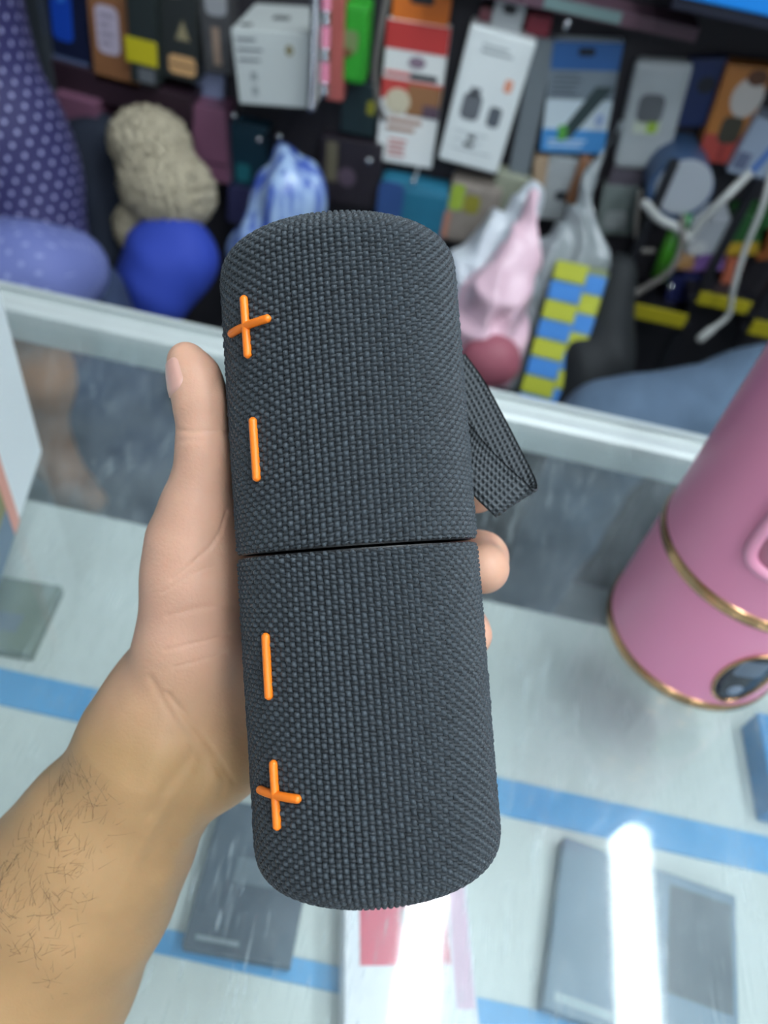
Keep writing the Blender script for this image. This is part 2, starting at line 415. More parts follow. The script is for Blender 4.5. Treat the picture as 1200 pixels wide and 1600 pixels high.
pr = [np.array([bc[0]+(br+.0006)*math.cos(a), bc[1]+(br+.0006)*math.sin(a), bc[2]+z]) for a, z in [ell(oc, ow*1.02, oh*1.03)(s/48) for s in range(49)]]
link('display_ring', tube_me(pr, .0013, 8), GOLD, bl, smooth=True)
def sup(c, a, b, e=.35):
    def fn(s):
        t_ = 2*math.pi*s; cs, sn = math.cos(t_), math.sin(t_)
        return (c[0]+a*math.copysign(abs(cs)**e, cs), c[1]+b*math.copysign(abs(sn)**e, sn))
    return fn
a1, s1 = on_cyl(1168, 1045)
link('screen', cylpatch(sup((a1+.05, s1), .15, .009), br+.0008, br+.0012), pm(92, 104, 122, .2), pn, smooth=True)
a2, s2 = on_cyl(1148, 1077)
link('power_button', cylpatch(ell((a2, s2), .075, .0055), br+.0008, br+.0016), pm(126, 138, 156, .3), pn, smooth=True)
a3, s3 = on_cyl(1158, 872)
wc = (a3+.62, s3+.05)
wf = [np.array([bc[0]+(br+.0003)*math.cos(a), bc[1]+(br+.0003)*math.sin(a), bc[2]+z]) for a, z in [sup(wc, .62, .05, .3)(s/80) for s in range(81)]]
wfr = link('window_frame', tube_me(wf, .0042, 10), mat('pink_rim', rgb(240, 160, 190), .25, coat=.4), bl, smooth=True)
link('window_pane', cylpatch(sup(wc, .61, .049, .3), br, br+.0012, 80, 10), mat('cup_pane', rgb(176, 112, 132), .12, var=.3, vscale=50), bl, smooth=True)

# ------------------------------------------------------------ the two speakers
SD = .247; SR = .038
sc0 = cam(559, 858, SD)                                          # where the two ends meet
AX = -.073*R + U + .065*F; AX /= np.linalg.norm(AX)
AZ = AX; AXx = np.cross(F, AZ); AXx = np.cross(AZ, np.cross(AXx, AZ)); AXx /= np.linalg.norm(AXx)
if AXx@R < 0: AXx = -AXx
AYy = np.cross(AZ, AXx)                                          # away from the camera if right-handed
FAB = bpy.data.materials.new('woven_fabric'); FAB.use_nodes = True; nt = FAB.node_tree; b = nt.nodes['Principled BSDF']
at = nt.nodes.new('ShaderNodeAttribute'); at.attribute_name = 'tone'
mx = nt.nodes.new('ShaderNodeMix'); mx.data_type = 'RGBA'
mx.inputs[6].default_value = (*rgb(17, 22, 27), 1); mx.inputs[7].default_value = (*rgb(58, 67, 74), 1)
nt.links.new(at.outputs['Fac'], mx.inputs[0]); nt.links.new(mx.outputs[2], b.inputs['Base Color'])
b.inputs['Roughness'].default_value = .55; b.inputs['Specular IOR Level'].default_value = .35
b.inputs['Sheen Weight'].default_value = .15
CORE = mat('fabric_core', rgb(14, 16, 19), .9)
ORANGE = mat('orange_rubber', rgb(250, 128, 28), .4, var=.04, vscale=60)
def S(a, rad, z): return sc0 + rad*(math.cos(a)*AXx+math.sin(a)*AYy) + z*AZ
def profile(ln, rc=.009, rs=.0012):
    """arc-length samples of the outline from the joint (z=0) to the end cap"""
    P = [(SR-rs+rs*math.sin(t), .0006+rs-rs*math.cos(t)) for t in np.linspace(.3, math.pi/2, 5)]
    P += [(SR, z) for z in np.linspace(.0006+rs, ln-rc, 40)[1:]]
    P += [(SR-rc+rc*math.cos(t), ln-rc+rc*math.sin(t)) for t in np.linspace(0, math.pi/2, 12)[1:]]
    P += [(SR-rc-.006, ln)]
    return np.array(P)
def on_speaker(px, py):
    d_ = ray(px, py); o = CAM-sc0
    d2 = d_-AZ*(d_@AZ); o2 = o-AZ*(o@AZ)
    A = d2@d2; B = 2*o2@d2; Cc = o2@o2-SR*SR; D = max(B*B-4*A*Cc, 0)
    p = o+(-B-math.sqrt(D))/(2*A)*d_
    return math.atan2(p@AYy, p@AXx), p@AZ
def speaker(label, sign, ln, seed):
    rg = np.random.default_rng(seed)
    t = thing('portable_speaker', label, 'speaker', sc0+AZ*sign*ln*(1 if sign < 0 else 0), 'two matching cylinder speakers held end to end')
    P = profile(ln); seg = np.linalg.norm(np.diff(P, axis=0), axis=1); s = np.concatenate([[0], np.cumsum(seg)])
    # the core under the weave
    n = 96; V = []; Q = []
    for r_, z_ in P:
        for j in range(n): V.append(S(2*math.pi*j/n, r_-.0009, sign*z_))
    for i in range(len(P)-1):
        for j in range(n): Q.append((i*n+j, i*n+(j+1) % n, (i+1)*n+(j+1) % n, (i+1)*n+j))
    body = link('body', mesh(V, Q), CORE, t, smooth=True)
    for zz, nm in ((ln, 'end_cap'), (.0004, 'magnet_plate')):
        rr = P[-1][0]-.0005 if nm == 'end_cap' else SR-.0016
        V = [S(0, 0, sign*zz)]+[S(2*math.pi*j/n, rr, sign*zz) for j in range(n)]+[S(2*math.pi*j/n, rr+.0003, sign*(zz-.001 if nm == 'end_cap' else zz+.001)) for j in range(n)]
        Q = [(0, 1+j, 1+(j+1) % n) for j in range(n)]+[(1+j, n+1+j, n+1+(j+1) % n, 1+(j+1) % n) for j in range(n)]
        link(nm, mesh(V, Q), mat('cap_rubber', rgb(26, 28, 31), .5), t, smooth=False)
    # the weave: warp and weft threads crossing over and under each other
    nc = 122; rows = int(round(s[-1]/.00137)); pitch = s[-1]/rows; q = 2*math.pi/nc
    g1 = np.linspace(-1, 1, 5); uu, vv = np.meshgrid(g1, g1, indexing='ij')
    hump = np.sqrt(np.clip(1-uu**4*.92, 0, 1))*np.sqrt(np.clip(1-vv**4*.92, 0, 1))
    qi = np.array([(i*5+j, i*5+j+1, (i+1)*5+j+1, (i+1)*5+j) for i in range(4) for j in range(4)])
    if sign > 0: qi = qi[:, ::-1]
    J, I = np.meshgrid(np.arange(rows), np.arange(nc), indexing='ij'); I = I.ravel(); J = J.ravel(); nn = len(I)
    warp = ((I+J) % 2).astype(float)[:, None, None]; jt = rg.normal(0, .6, (4, nn, 1, 1))
    a0 = (I[:, None, None]+.5)*q+jt[0]*q*.03; s0 = (J[:, None, None]+.5)*pitch+jt[1]*pitch*.04
    du = np.where(warp > 0, q*.40, q*.62); dv = np.where(warp > 0, pitch*.66, pitch*.40)
    hh = np.where(warp > 0, .00080, .00060)*(1+.12*jt[2])
    a = a0+uu*du+vv*q*.06*warp; sv = np.clip(s0+vv*dv+uu*pitch*.14*(1-warp), .0002, s[-1])
    r_ = np.interp(sv, s, P[:, 0]); z_ = np.interp(sv, s, P[:, 1]); e = 1e-4
    hi_, lo_ = np.minimum(sv+e, s[-1]), np.maximum(sv-e, 0)
    dr = np.interp(hi_, s, P[:, 0])-np.interp(lo_, s, P[:, 0]); dz = np.interp(hi_, s, P[:, 1])-np.interp(lo_, s, P[:, 1])
    nl = np.sqrt(dr*dr+dz*dz)+1e-12; lift = -.0009+hh*hump*1.7; lift = np.where(np.abs(dr)/nl > .05, np.minimum(lift, .00022), lift)
    r_ = r_+lift*dz/nl; z_ = z_-lift*dr/nl
    Vs = [np.stack([r_*np.cos(a), r_*np.sin(a), sign*z_], -1).reshape(-1, 3)]
    Qs = [(qi[None]+25*np.arange(nn)[:, None, None]).reshape(-1, 4)]
    tone = np.clip(np.where(warp > 0, .74, .30)+.12*jt[3], 0, 1).ravel()
    V = np.concatenate(Vs); V = sc0+V[:, :1]*AXx+V[:, 1:2]*AYy+V[:, 2:]*AZ
    me = npmesh(V, np.concatenate(Qs)); 
    at_ = me.attributes.new('tone', 'FLOAT', 'POINT'); at_.data.foreach_set('value', np.repeat(np.array(tone, np.float32), 25))
    o = link('woven_cover', me, FAB, t, smooth=True); o['kind'] = 'stuff'
    return t
LU, LD = .0975, .0990
sp1 = speaker('upper charcoal woven speaker with a wrist strap, plus button near its end', 1, LU, 3)
sp2 = speaker('lower charcoal woven speaker without a strap, resting nearest the forearm', -1, LD, 4)
def bar(pa, pb, w_=.00125):
    a0_, z0_ = on_speaker(*pa); a1_, z1_ = on_speaker(*pb)
    return tube_me([S(a0_+(a1_-a0_)*k_, SR+.0009, z0_+(z1_-z0_)*k_) for k_ in np.linspace(0, 1, 10)], w_, 10)
def join(mes):
    bm = bmesh.new()
    for m_ in mes: bm.from_mesh(m_)
    return bm_mesh(bm, recalc=False)
link('plus_button', join([bar((385, 468), (391, 555)), bar((366, 522), (421, 499))]), ORANGE, sp1, smooth=True)['label'] = 'raised orange plus button'
link('minus_button', bar((399, 658), (405, 747)), ORANGE, sp1, smooth=True)['label'] = 'raised orange minus button'
link('minus_button', bar((419, 994), (424, 1087)), ORANGE, sp2, smooth=True)['label'] = 'raised orange minus button'
link('plus_button', join([bar((431, 1192), (437, 1290)), bar((411, 1233), (468, 1247))]), ORANGE, sp2, smooth=True)['label'] = 'raised orange plus button'

# wrist strap: a loop of ribbed webbing leaving the back of the upper speaker
WEB = bpy.data.materials.new('webbing'); WEB.use_nodes = True; nt = WEB.node_tree; b = nt.nodes['Principled BSDF']
b.inputs['Roughness'].default_value = .6; b.inputs['Base Color'].default_value = (*rgb(62, 68, 74), 1)
uv = nt.nodes.new('ShaderNodeUVMap')
def wave(sc_, ax):
    mp = nt.nodes.new('ShaderNodeSeparateXYZ'); nt.links.new(uv.outputs[0], mp.inputs[0])
    mm = nt.nodes.new('ShaderNodeMath'); mm.operation = 'MULTIPLY'; mm.inputs[1].default_value = sc_*2*math.pi; nt.links.new(mp.outputs[ax], mm.inputs[0])
    sn = nt.nodes.new('ShaderNodeMath'); sn.operation = 'SINE'; nt.links.new(mm.outputs[0], sn.inputs[0]); return sn.outputs[0]
mu = nt.nodes.new('ShaderNodeMath'); mu.operation = 'MULTIPLY'; nt.links.new(wave(8, 0), mu.inputs[0]); nt.links.new(wave(60, 1), mu.inputs[1])
ad = nt.nodes.new('ShaderNodeMath'); ad.operation = 'ADD'; nt.links.new(mu.outputs[0], ad.inputs[0]); nt.links.new(wave(8, 0), ad.inputs[1])
bp = nt.nodes.new('ShaderNodeBump'); bp.inputs['Strength'].default_value = .7; bp.inputs['Distance'].default_value = .0004
nt.links.new(ad.outputs[0], bp.inputs['Height']); nt.links.new(bp.outputs[0], b.inputs['Normal'])
cr = nt.nodes.new('ShaderNodeMapRange'); cr.inputs[1].default_value = -1.5; cr.inputs[2].default_value = 1.5; nt.links.new(ad.outputs[0], cr.inputs[0])
mx = nt.nodes.new('ShaderNodeMix'); mx.data_type = 'RGBA'; mx.inputs[6].default_value = (*rgb(40, 44, 48), 1); mx.inputs[7].default_value = (*rgb(74, 81, 86), 1)
nt.links.new(cr.outputs[0], mx.inputs[0]); nt.links.new(mx.outputs[2], b.inputs['Base Color'])
pc = [(684, 648, .277), (702, 676, .268), (733, 716, .2575), (768, 753, .2525), (793, 776, .2505), (803, 785, .2525), (808, 779, .2575), (804, 760, .263), (786, 722, .268), (759, 668, .273), (728, 610, .278), (700, 570, .281)]
path = spline([cam(*p) for p in pc], 8)
wv = .0075*(26*R+17*U)/np.linalg.norm(26*R+17*U)
V, Q, UVs = [], [], []
ns = len(path); nw = 7; arc = np.concatenate([[0], np.cumsum([np.linalg.norm(path[i+1]-path[i]) for i in range(ns-1)])])
for side in (0, 1):
    for i in range(ns):
        T = path[min(i+1, ns-1)]-path[max(i-1, 0)]; T /= np.linalg.norm(T); W = wv-T*(wv@T); W *= np.linalg.norm(wv)/np.linalg.norm(W)
        nn = np.cross(T, W); nn /= np.linalg.norm(nn)
        for j in range(nw):
            e = -1+2*j/(nw-1); V.append(path[i]+W*e+nn*(.0006 if side else -.0006)*(1-.5*abs(e)**6)); UVs.append((j/(nw-1), arc[i]/arc[-1]))
o_ = ns*nw
for i in range(ns-1):
    for j in range(nw-1):
        a = i*nw+j; Q.append((a, a+1, a+nw+1, a+nw)); Q.append((o_+a, o_+a+nw, o_+a+nw+1, o_+a+1))
    for j in (0, nw-1):
        a = i*nw+j; Q.append((a, a+nw, o_+a+nw, o_+a))
me = mesh(V, Q); ul = me.uv_layers.new(name='UVMap')
for lp in me.loops: ul.data[lp.index].uv = UVs[lp.vertex_index]
link('wrist_strap', me, WEB, sp1, smooth=True)['label'] = 'black ribbed webbing wrist strap'

# ------------------------------------------------------------ the hand and forearm
def cm(px, py, d_): return np.array([(px-600)/f*d_, -(py-800)/f*d_, d_])        # right, up, forward
def c2w(P): return CAM+P[:, :1]*R+P[:, 1:2]*U+P[:, 2:]*F
def rp(px, d_): return px/f*d_
prims = []
def chain(pts, k_):
    for p, q_ in zip(pts[:-1], pts[1:]): prims.append(('c', cm(*p[:3]), cm(*q_[:3]), p[3], q_[3], k_))
chain([(-75, 1700, .325, .052), (40, 1513, .310, .0442), (122, 1378, .300, .0378), (165, 1308, .295, .0335), (225, 1215, .289, .0282), (262, 1150, .286, .0262)], .006)
chain([(262, 1150, .286, .0262), (285, 1085, .280, .0195), (296, 1000, .271, .0158), (301, 900, .264, .0146), (303, 840, .261, .0142)], .012)
chain([(303, 840, .261, .0142), (309, 790, .257, .0112), (317, 735, .253, .0084), (319, 690, .2505, .0079), (316, 630, .2495, .0083), (303, 588, .2495, .0074), (290, 562, .2495, .0056)], .005)
chain([(262, 1150, .286, .0262), (335, 1165, .288, .0185), (400, 1130, .298, .0165), (500, 1030, .310, .012)], .012)
for mc in ((470, 770, .312), (495, 855, .315), (505, 945, .314)):
    chain([(290, 1090, .288, .020), mc+(.0125,)], .012)
chain([(320, 860, .272, .0125), (470, 780, .310, .0105)], .012)
chain([(470, 770, .312, .0115), (655, 742, .306, .0095), (728, 752, .290, .0086), (744, 766, .277, .0083)], .005)
chain([(495, 855, .315, .0118), (690, 850, .308, .0098), (752, 872, .290, .0092), (756, 888, .273, .0090)], .005)
chain([(505, 945, .314, .0112), (675, 958, .306, .0092), (725, 985, .290, .0086), (733, 992, .278, .0083)], .005)
chain([(500, 1030, .310, .0100), (635, 1062, .304, .0080), (690, 1076, .292, .0075), (708, 1080, .283, .0072)], .005)
el_w = c2w(cm(-75, 1700, .325)[None])[0]; el_w = np.array([el_w[0]-.05, -.17, max(el_w[2]+.02, .075)])      # on towards the elbow, off the counter
el_c = np.array([(el_w-CAM)@R, (el_w-CAM)@U, (el_w-CAM)@F])
prims.append(('c', cm(-75, 1700, .325), el_c, .050, .048, .02))
handf = field(prims)
axc = np.array([AZ@R, AZ@U, AZ@F], np.float32); s0c = np.array([(sc0-CAM)@R, (sc0-CAM)@U, (sc0-CAM)@F], np.float32)
def hand_sdf(P):
    P = np.asarray(P, np.float32)
    d_ = handf(P); v = P-s0c; h_ = v@axc
    dc = np.linalg.norm(v-h_[..., None]*axc, axis=-1)-(SR+.0007)
    dc = np.maximum(dc, np.abs(h_)-.0985)
    return -smin(-d_, dc, .0015)                                  # the flesh gives way to the speaker
Vh, Qh = nets(hand_sdf, np.minimum(cm(-75, 1700, .325), el_c)*[1, 1, 0]+[-.062, -.062, .18], [.075, .075, max(.375, el_c[2]+.06)], .0013)
ed = np.sort(np.concatenate([Qh[:, [i, (i+1) % 4]] for i in range(4)]), 1); eu, ei = np.unique(ed, axis=0, return_inverse=True); ei = ei.ravel()
nq, n0, ne = len(Qh), len(Vh), len(eu); ei = n0+ei.reshape(4, nq); fc_ = n0+ne+np.arange(nq)
Vv = np.concatenate([Vh, Vh[eu].mean(1), Vh[Qh].mean(1)]).astype(np.float32)
Qv = np.concatenate([np.stack([Qh[:, i], ei[i], fc_, ei[i-1]], 1) for i in range(4)])
def grad(P, e=4e-4):
    G = np.stack([hand_sdf(P+np.eye(3, dtype=np.float32)[i]*e)-hand_sdf(P-np.eye(3, dtype=np.float32)[i]*e) for i in range(3)], -1)
    return G/(np.linalg.norm(G, axis=-1, keepdims=True)+1e-9)
for _ in range(2): Gn = grad(Vv, 9e-4); Vv = (Vv-Gn*hand_sdf(Vv)[:, None]*.85).astype(np.float32)
pxy = np.stack([600+f*Vv[:, 0]/Vv[:, 2], 800-f*Vv[:, 1]/Vv[:, 2]], -1)
facing = np.clip(-(Gn*Vv/np.linalg.norm(Vv, axis=1, keepdims=True)).sum(1)*3, 0, 1)
def poly_d(P, L_):
    d_ = np.full(len(P), 1e9)
    for a, b_ in zip(L_[:-1], L_[1:]):
        a = np.array(a, float); b_ = np.array(b_, float); ab = b_-a
        t_ = np.clip(((P-a)@ab)/(ab@ab), 0, 1); d_ = np.minimum(d_, np.linalg.norm(P-a-t_[:, None]*ab, axis=1))
    return d_
disp = np.zeros(len(Vv))
for L_, dep, wd in [
    ([(278, 672), (300, 675), (330, 672), (358, 674)], .0004, 3), ([(280, 689), (300, 687), (318, 690)], .0002, 3),
    ([(268, 905), (300, 880), (328, 855), (345, 830), (354, 800)], .00045, 3), ([(255, 925), (300, 897), (330, 885)], .0002, 3),
    ([(258, 1016), (300, 1006), (358, 992)], .0003, 3), ([(272, 1043), (310, 1033), (354, 1021)], .0003, 3),
    ([(262, 962), (310, 950), (365, 948)], .00025, 5),
    ([(262, 1085), (290, 1117), (330, 1168), (348, 1195), (364, 1222)], .0005, 5), ([(335, 1190), (352, 1222), (345, 1240)], .0004, 6),
    ([(235, 1060), (275, 1130), (315, 1185)], .0004, 6),
    ([(318, 1192), (285, 1240), (255, 1292), (225, 1345)], .0006, 12), ([(300, 1180), (262, 1230), (235, 1270)], .0005, 10)]:
    disp += dep*np.exp(-(poly_d(pxy, L_)/wd)**2)
for L_, dep, wd in [([(300, 1215), (262, 1265), (225, 1320), (170, 1420)], .0006, 14), ([(255, 1180), (200, 1260), (120, 1400)], .0005, 24), ([(335, 1215), (295, 1290), (255, 1380)], .0007, 12)]:
    disp -= dep*np.exp(-(poly_d(pxy, L_)/wd)**2)                 # tendons
Vv = Vv-Gn*(disp*facing)[:, None]
me = npmesh(c2w(Vv), Qv)
palm = np.clip(((1190-.25*(pxy[:, 0]-300))-pxy[:, 1])/200+(pxy[:, 0]-280)/400, 0, 1)
aa = me.attributes.new('palm', 'FLOAT', 'POINT'); aa.data.foreach_set('value', palm.astype(np.float32))
SKIN = bpy.data.materials.new('skin'); SKIN.use_nodes = True; nt = SKIN.node_tree; b = nt.nodes['Principled BSDF']
at = nt.nodes.new('ShaderNodeAttribute'); at.attribute_name = 'palm'
mx = nt.nodes.new('ShaderNodeMix'); mx.data_type = 'RGBA'; mx.inputs[6].default_value = (*rgb(176, 139, 98), 1); mx.inputs[7].default_value = (*rgb(208, 162, 138), 1)
nt.links.new(at.outputs['Fac'], mx.inputs[0])
tc = nt.nodes.new('ShaderNodeTexCoord')
def noi(s_, d_=4):
    n_ = nt.nodes.new('ShaderNodeTexNoise'); n_.inputs['Scale'].default_value = s_; n_.inputs['Detail'].default_value = d_; nt.links.new(tc.outputs['Object'], n_.inputs['Vector']); return n_.outputs['Fac']
hs = nt.nodes.new('ShaderNodeHueSaturation'); mrr = nt.nodes.new('ShaderNodeMapRange'); mrr.inputs[3].default_value = .86; mrr.inputs[4].default_value = 1.14
nt.links.new(noi(60), mrr.inputs[0]); nt.links.new(mrr.outputs[0], hs.inputs['Value']); nt.links.new(mx.outputs[2], hs.inputs['Color'])
nt.links.new(hs.outputs[0], b.inputs['Base Color'])
bp = nt.nodes.new('ShaderNodeBump'); bp.inputs['Strength'].default_value = .35; bp.inputs['Distance'].default_value = .0004
nt.links.new(noi(900, 5), bp.inputs['Height']); nt.links.new(bp.outputs[0], b.inputs['Normal'])
b.inputs['Roughness'].default_value = .5; b.inputs['Specular IOR Level'].default_value = .35
b.inputs['Subsurface Weight'].default_value = .25; b.inputs['Subsurface Radius'].default_value = (1, .35, .2); b.inputs['Subsurface Scale'].default_value = .003
person = thing('person', 'bare left hand and forearm gripping the black speakers, thumb pointing up', 'person', c2w(cm(40, 1513, .31)[None])[0])
link('hand_and_forearm', me, SKIN, person, smooth=True)
def march(O, D, t0, t1):
    """first hits of many rays with the hand; misses stay beyond t1"""
    t_ = np.full(len(O), t0)
    for _ in range(60):
        e = hand_sdf(O+D*t_[:, None]); t_ = np.where((t_ < t1) & (np.abs(e) > 2e-5), t_+e*.85, t_)
    return O+D*t_[:, None], t_ < t1
# thumb nail on the outer side of the thumb tip
nv = []; nu_, nw_ = 15, 11
A_ = cm(306, 596, .2495); B_ = cm(291, 560, .2495); ax_ = (B_-A_)/np.linalg.norm(B_-A_)
out_ = np.array([-1, .25, -.62]); out_ -= ax_*(out_@ax_); out_ /= np.linalg.norm(out_); sd_ = np.cross(ax_, out_)
for i in range(nu_):
    v_ = -.38+1.66*i/(nu_-1)
    for j in range(nw_):
        q_ = -1+2*j/(nw_-1); rd = math.sqrt(max(.12, 1-max(0, .34-i/(nu_-1))**2/.13))*math.sqrt(max(.3, 1-max(0, i/(nu_-1)-.75)**2/.09))
        an = q_*.88*rd+.06; dr = math.cos(an)*out_+math.sin(an)*sd_
        base_ = A_+ax_*np.linalg.norm(B_-A_)*(v_*.86)
        nv.append((base_+dr*.02, -dr, .0004*(1 if abs(q_) < .99 and 0 < i < nu_-1 else -.8)))
hit_, _ = march(np.array([x[0] for x in nv]), np.array([x[1] for x in nv]), 0, .03); nv = hit_-np.array([x[1]*x[2] for x in nv])
me = mesh(c2w(np.array(nv)), [(i*nw_+j, i*nw_+j+1, (i+1)*nw_+j+1, (i+1)*nw_+j) for i in range(nu_-1) for j in range(nw_-1)])
link('thumb_nail', me, mat('nail', rgb(214, 166, 152), .28, sss=.2), person, smooth=True)['label'] = 'pale pink thumb nail'
# hair on the outer side of the forearm
Vs = []; Qs = []; base = 0
D3 = []
for _ in range(360):
    u_ = rng.uniform(.25, 1.1)**.8; lx = 200-230*u_; ly = 1080+330*u_
    off = rng.uniform(0, 1)**1.5*(60+170*u_)-4
    px, py = lx+off*.62-6, ly+off*.6
    d3 = cm(px, py, 1.0); D3.append(d3/np.linalg.norm(d3))
H3, ok3 = march(np.zeros((len(D3), 3)), np.array(D3), .2, .36); H3 = H3[ok3]; N3 = grad(H3.astype(np.float32))
for p, n3 in zip(H3, N3):
    t3 = cm(120, 1378, .3)-cm(262, 1150, .286); t3 = -t3/np.linalg.norm(t3)+rng.normal(0, .55, 3); t3 -= n3*(t3@n3); t3 /= np.linalg.norm(t3)
    bend = rng.normal(0, .5, 3); ln_ = rng.uniform(.003, .008); side = np.cross(n3, t3)
    for k_ in range(5):
        s_ = k_/4; c3 = p+ln_*(t3*s_+n3*(.5*s_-.35*s_*s_)+bend*s_*s_*.5)
        wr = .00005*(1-.7*s_)
        for a in range(3): Vs.append(c3+wr*(math.cos(a*2.094)*n3+math.sin(a*2.094)*side))
    for k_ in range(4):
        for a in range(3): Qs.append((base+k_*3+a, base+k_*3+(a+1) % 3, base+k_*3+3+(a+1) % 3, base+k_*3+3+a))
    base += 15
o = link('arm_hair', mesh(c2w(np.array(Vs)), Qs), mat('hair', rgb(40, 30, 26), .6), person); o['kind'] = 'stuff'
#WALL

# ------------------------------------------------------------ goods hanging on the display wall
def pack(name, label, cat, px, thick, material, prints=(), back=YW, bev=.002, group='packages hanging on the display wall', tab=None, ny=0.0, tabmat=None):
    """a box hung on the wall, px = its front corners (top left, top right, bottom right, bottom left)"""
    Y = back-thick
    P = [atY(x, y, Y) for x, y in px]
    ux = (P[1]-P[0])+(P[2]-P[3]); wd = (np.linalg.norm(P[1]-P[0])+np.linalg.norm(P[2]-P[3]))/2
    hg = (np.linalg.norm(P[3]-P[0])+np.linalg.norm(P[2]-P[1]))/2
    uz = (P[0]-P[3])+(P[1]-P[2]); ang = math.atan2(uz[0], uz[2]); c = sum(P)/4
    base_ = c-np.array([math.sin(ang), 0, math.cos(ang)])*hg/2
    t = thing(name, label, cat, base_, group, Matrix.Rotation(ang, 4, 'Y'))
    link('body', box_me(-wd/2, wd/2, 0, thick-.0003, 0, hg, bev), material, t, local=True)
    if tab:
        tw, th_ = tab
        link('hang_tab', prism_me(rrect(0, hg+th_*.4, wd*tw, th_*1.2, min(wd*tw, th_)*.35), thick*.3, thick*.3+.002), tabmat or material, t, local=True)
        link('peg_slot', prism_me(rrect(0, hg+th_*.55, wd*tw*.42, th_*.25, th_*.1), thick*.3-.0006, thick*.3), pm(40, 40, 44), t, local=True)
    for p in prints:
        nm, shp, u0, v0, u1, v1, m_ = p[:7]; lift = .0006*(p[7] if len(p) > 7 else 1)
        x0, x1, z0, z1 = (u0-.5)*wd, (u1-.5)*wd, v0*hg, v1*hg
        if shp == 'r': me_ = box_me(x0, x1, -lift, .0002, z0, z1)
        elif shp == 'R': me_ = prism_me(rrect((x0+x1)/2, (z0+z1)/2, x1-x0, z1-z0, min(x1-x0, z1-z0)*.3), -lift, .0002)
        elif shp == 'o': me_ = prism_me(oval((x0+x1)/2, (z0+z1)/2, (x1-x0)/2, (z1-z0)/2), -lift, .0002)
        elif shp == 't': me_ = prism_me([(x0, z0), (x1, z0), ((x0+x1)/2, z1)], -lift, .0002)
        elif shp == 'd': me_ = prism_me([(x0, z0), (x0+(x1-x0)*.3, z0), (x1, z1), (x1-(x1-x0)*.35, z1)], -lift, .0002)
        link(nm, me_, m_, t, local=True)
    return t, wd, hg
def lines(u0, v0, u1, v1, n_, m_, fill=.45):
    out_ = []; r_ = random.Random(int(1000*(u0+v0+n_)))
    for i in range(n_):
        z = v1-(v1-v0)*(i+.5)/n_; hgt = (v1-v0)/n_*fill/2
        out_.append(('text_line', 'r', u0, z-hgt, u0+(u1-u0)*r_.uniform(.65, 1), z+hgt, m_, 2))
    return out_
GREY = pm(120, 124, 130); DARK = pm(48, 50, 56); WH = pm(232, 234, 232)
# left of the wall, top row
pack('gadget_box', 'dark navy box with a glowing blue picture beside the polka dot shirt', 'box', [(66, -40), (134, -28), (142, 106), (78, 100)], .05, pm(20, 28, 58), [('picture', 'R', .14, .28, .62, 1.0, pm(24, 74, 190)), ('picture_highlight', 'o', .25, .72, .5, .95, pm(60, 130, 230), 2), ('bottom_edge', 'r', .05, .02, .95, .09, pm(96, 112, 150))])
pack('charger_box', 'brown cardboard box with a pale lilac rounded label', 'box', [(130, -40), (212, -30), (218, 142), (150, 128)], .06, mat('kraft_brown', rgb(138, 92, 58), .6, var=.1, vscale=40), [('label_panel', 'R', .14, .3, .62, .75, pm(188, 178, 196))]+lines(.22, .36, .54, .7, 4, pm(150, 140, 160)))
pack('cable_pack', 'black cable pack with a yellow band between brown and black boxes', 'package', [(193, -40), (240, -34), (246, 134), (206, 130)], .075, pm(36, 44, 44), [('yellow_band', 'r', -.12, .2, 1.02, .44, pm(190, 178, 30)), ('grey_foot', 'r', .3, .02, .9, .16, pm(96, 100, 106))])
pack('watch_box', 'black box with a gold triangle emblem and gold band', 'box', [(236, -40), (306, -30), (306, 126), (248, 122)], .055, pm(38, 42, 42), [('emblem_triangle', 't', .5, .42, .85, .62, pm(140, 130, 100)), ('emblem_circle', 'o', .1, .82, .75, .99, pm(186, 160, 140)), ('gold_band', 'R', .3, .06, .98, .26, pm(204, 160, 110)), ('band_line', 'r', .32, .15, .96, .17, pm(90, 70, 50), 2)])
pack('earphone_pack', 'grey patterned blister pack left of the white box', 'package', [(306, -40), (356, -32), (366, 120), (320, 112)], .04, pm(70, 70, 72, var=.4, vscale=120), [('pale_top', 'R', .2, .62, .9, .98, pm(150, 152, 156)), ('beige_strip', 'r', .35, .1, .6, .5, pm(150, 128, 112))])
pack('paper_tag', 'pale blue-grey paper leaflet behind the grey patterned pack', 'leaflet', [(305, 92), (345, 98), (352, 172), (296, 152)], .012, pm(136, 146, 178))
# white cube box seen with its top
tb_, wd_, hg_ = pack('gadget_box', 'white carton with a small gold seal and grey text at the top', 'box', [(356, 46), (488, 52), (486, 172), (378, 160)], .12, pm(196, 202, 200), [('gold_seal', 'o', .68, .7, .78, .84, pm(130, 120, 84))]+lines(.06, .55, .4, .95, 3, GREY, .25)+lines(.2, .1, .3, .5, 2, pm(150, 156, 158), .6))
link('lid_text', box_me(-wd_*.1, wd_*.12, .05, .065, hg_, hg_+.0006), DARK, tb_, local=True)
link('lid_text', box_me(-wd_*.42, -wd_*.28, .015, .025, hg_, hg_+.0006), DARK, tb_, local=True)
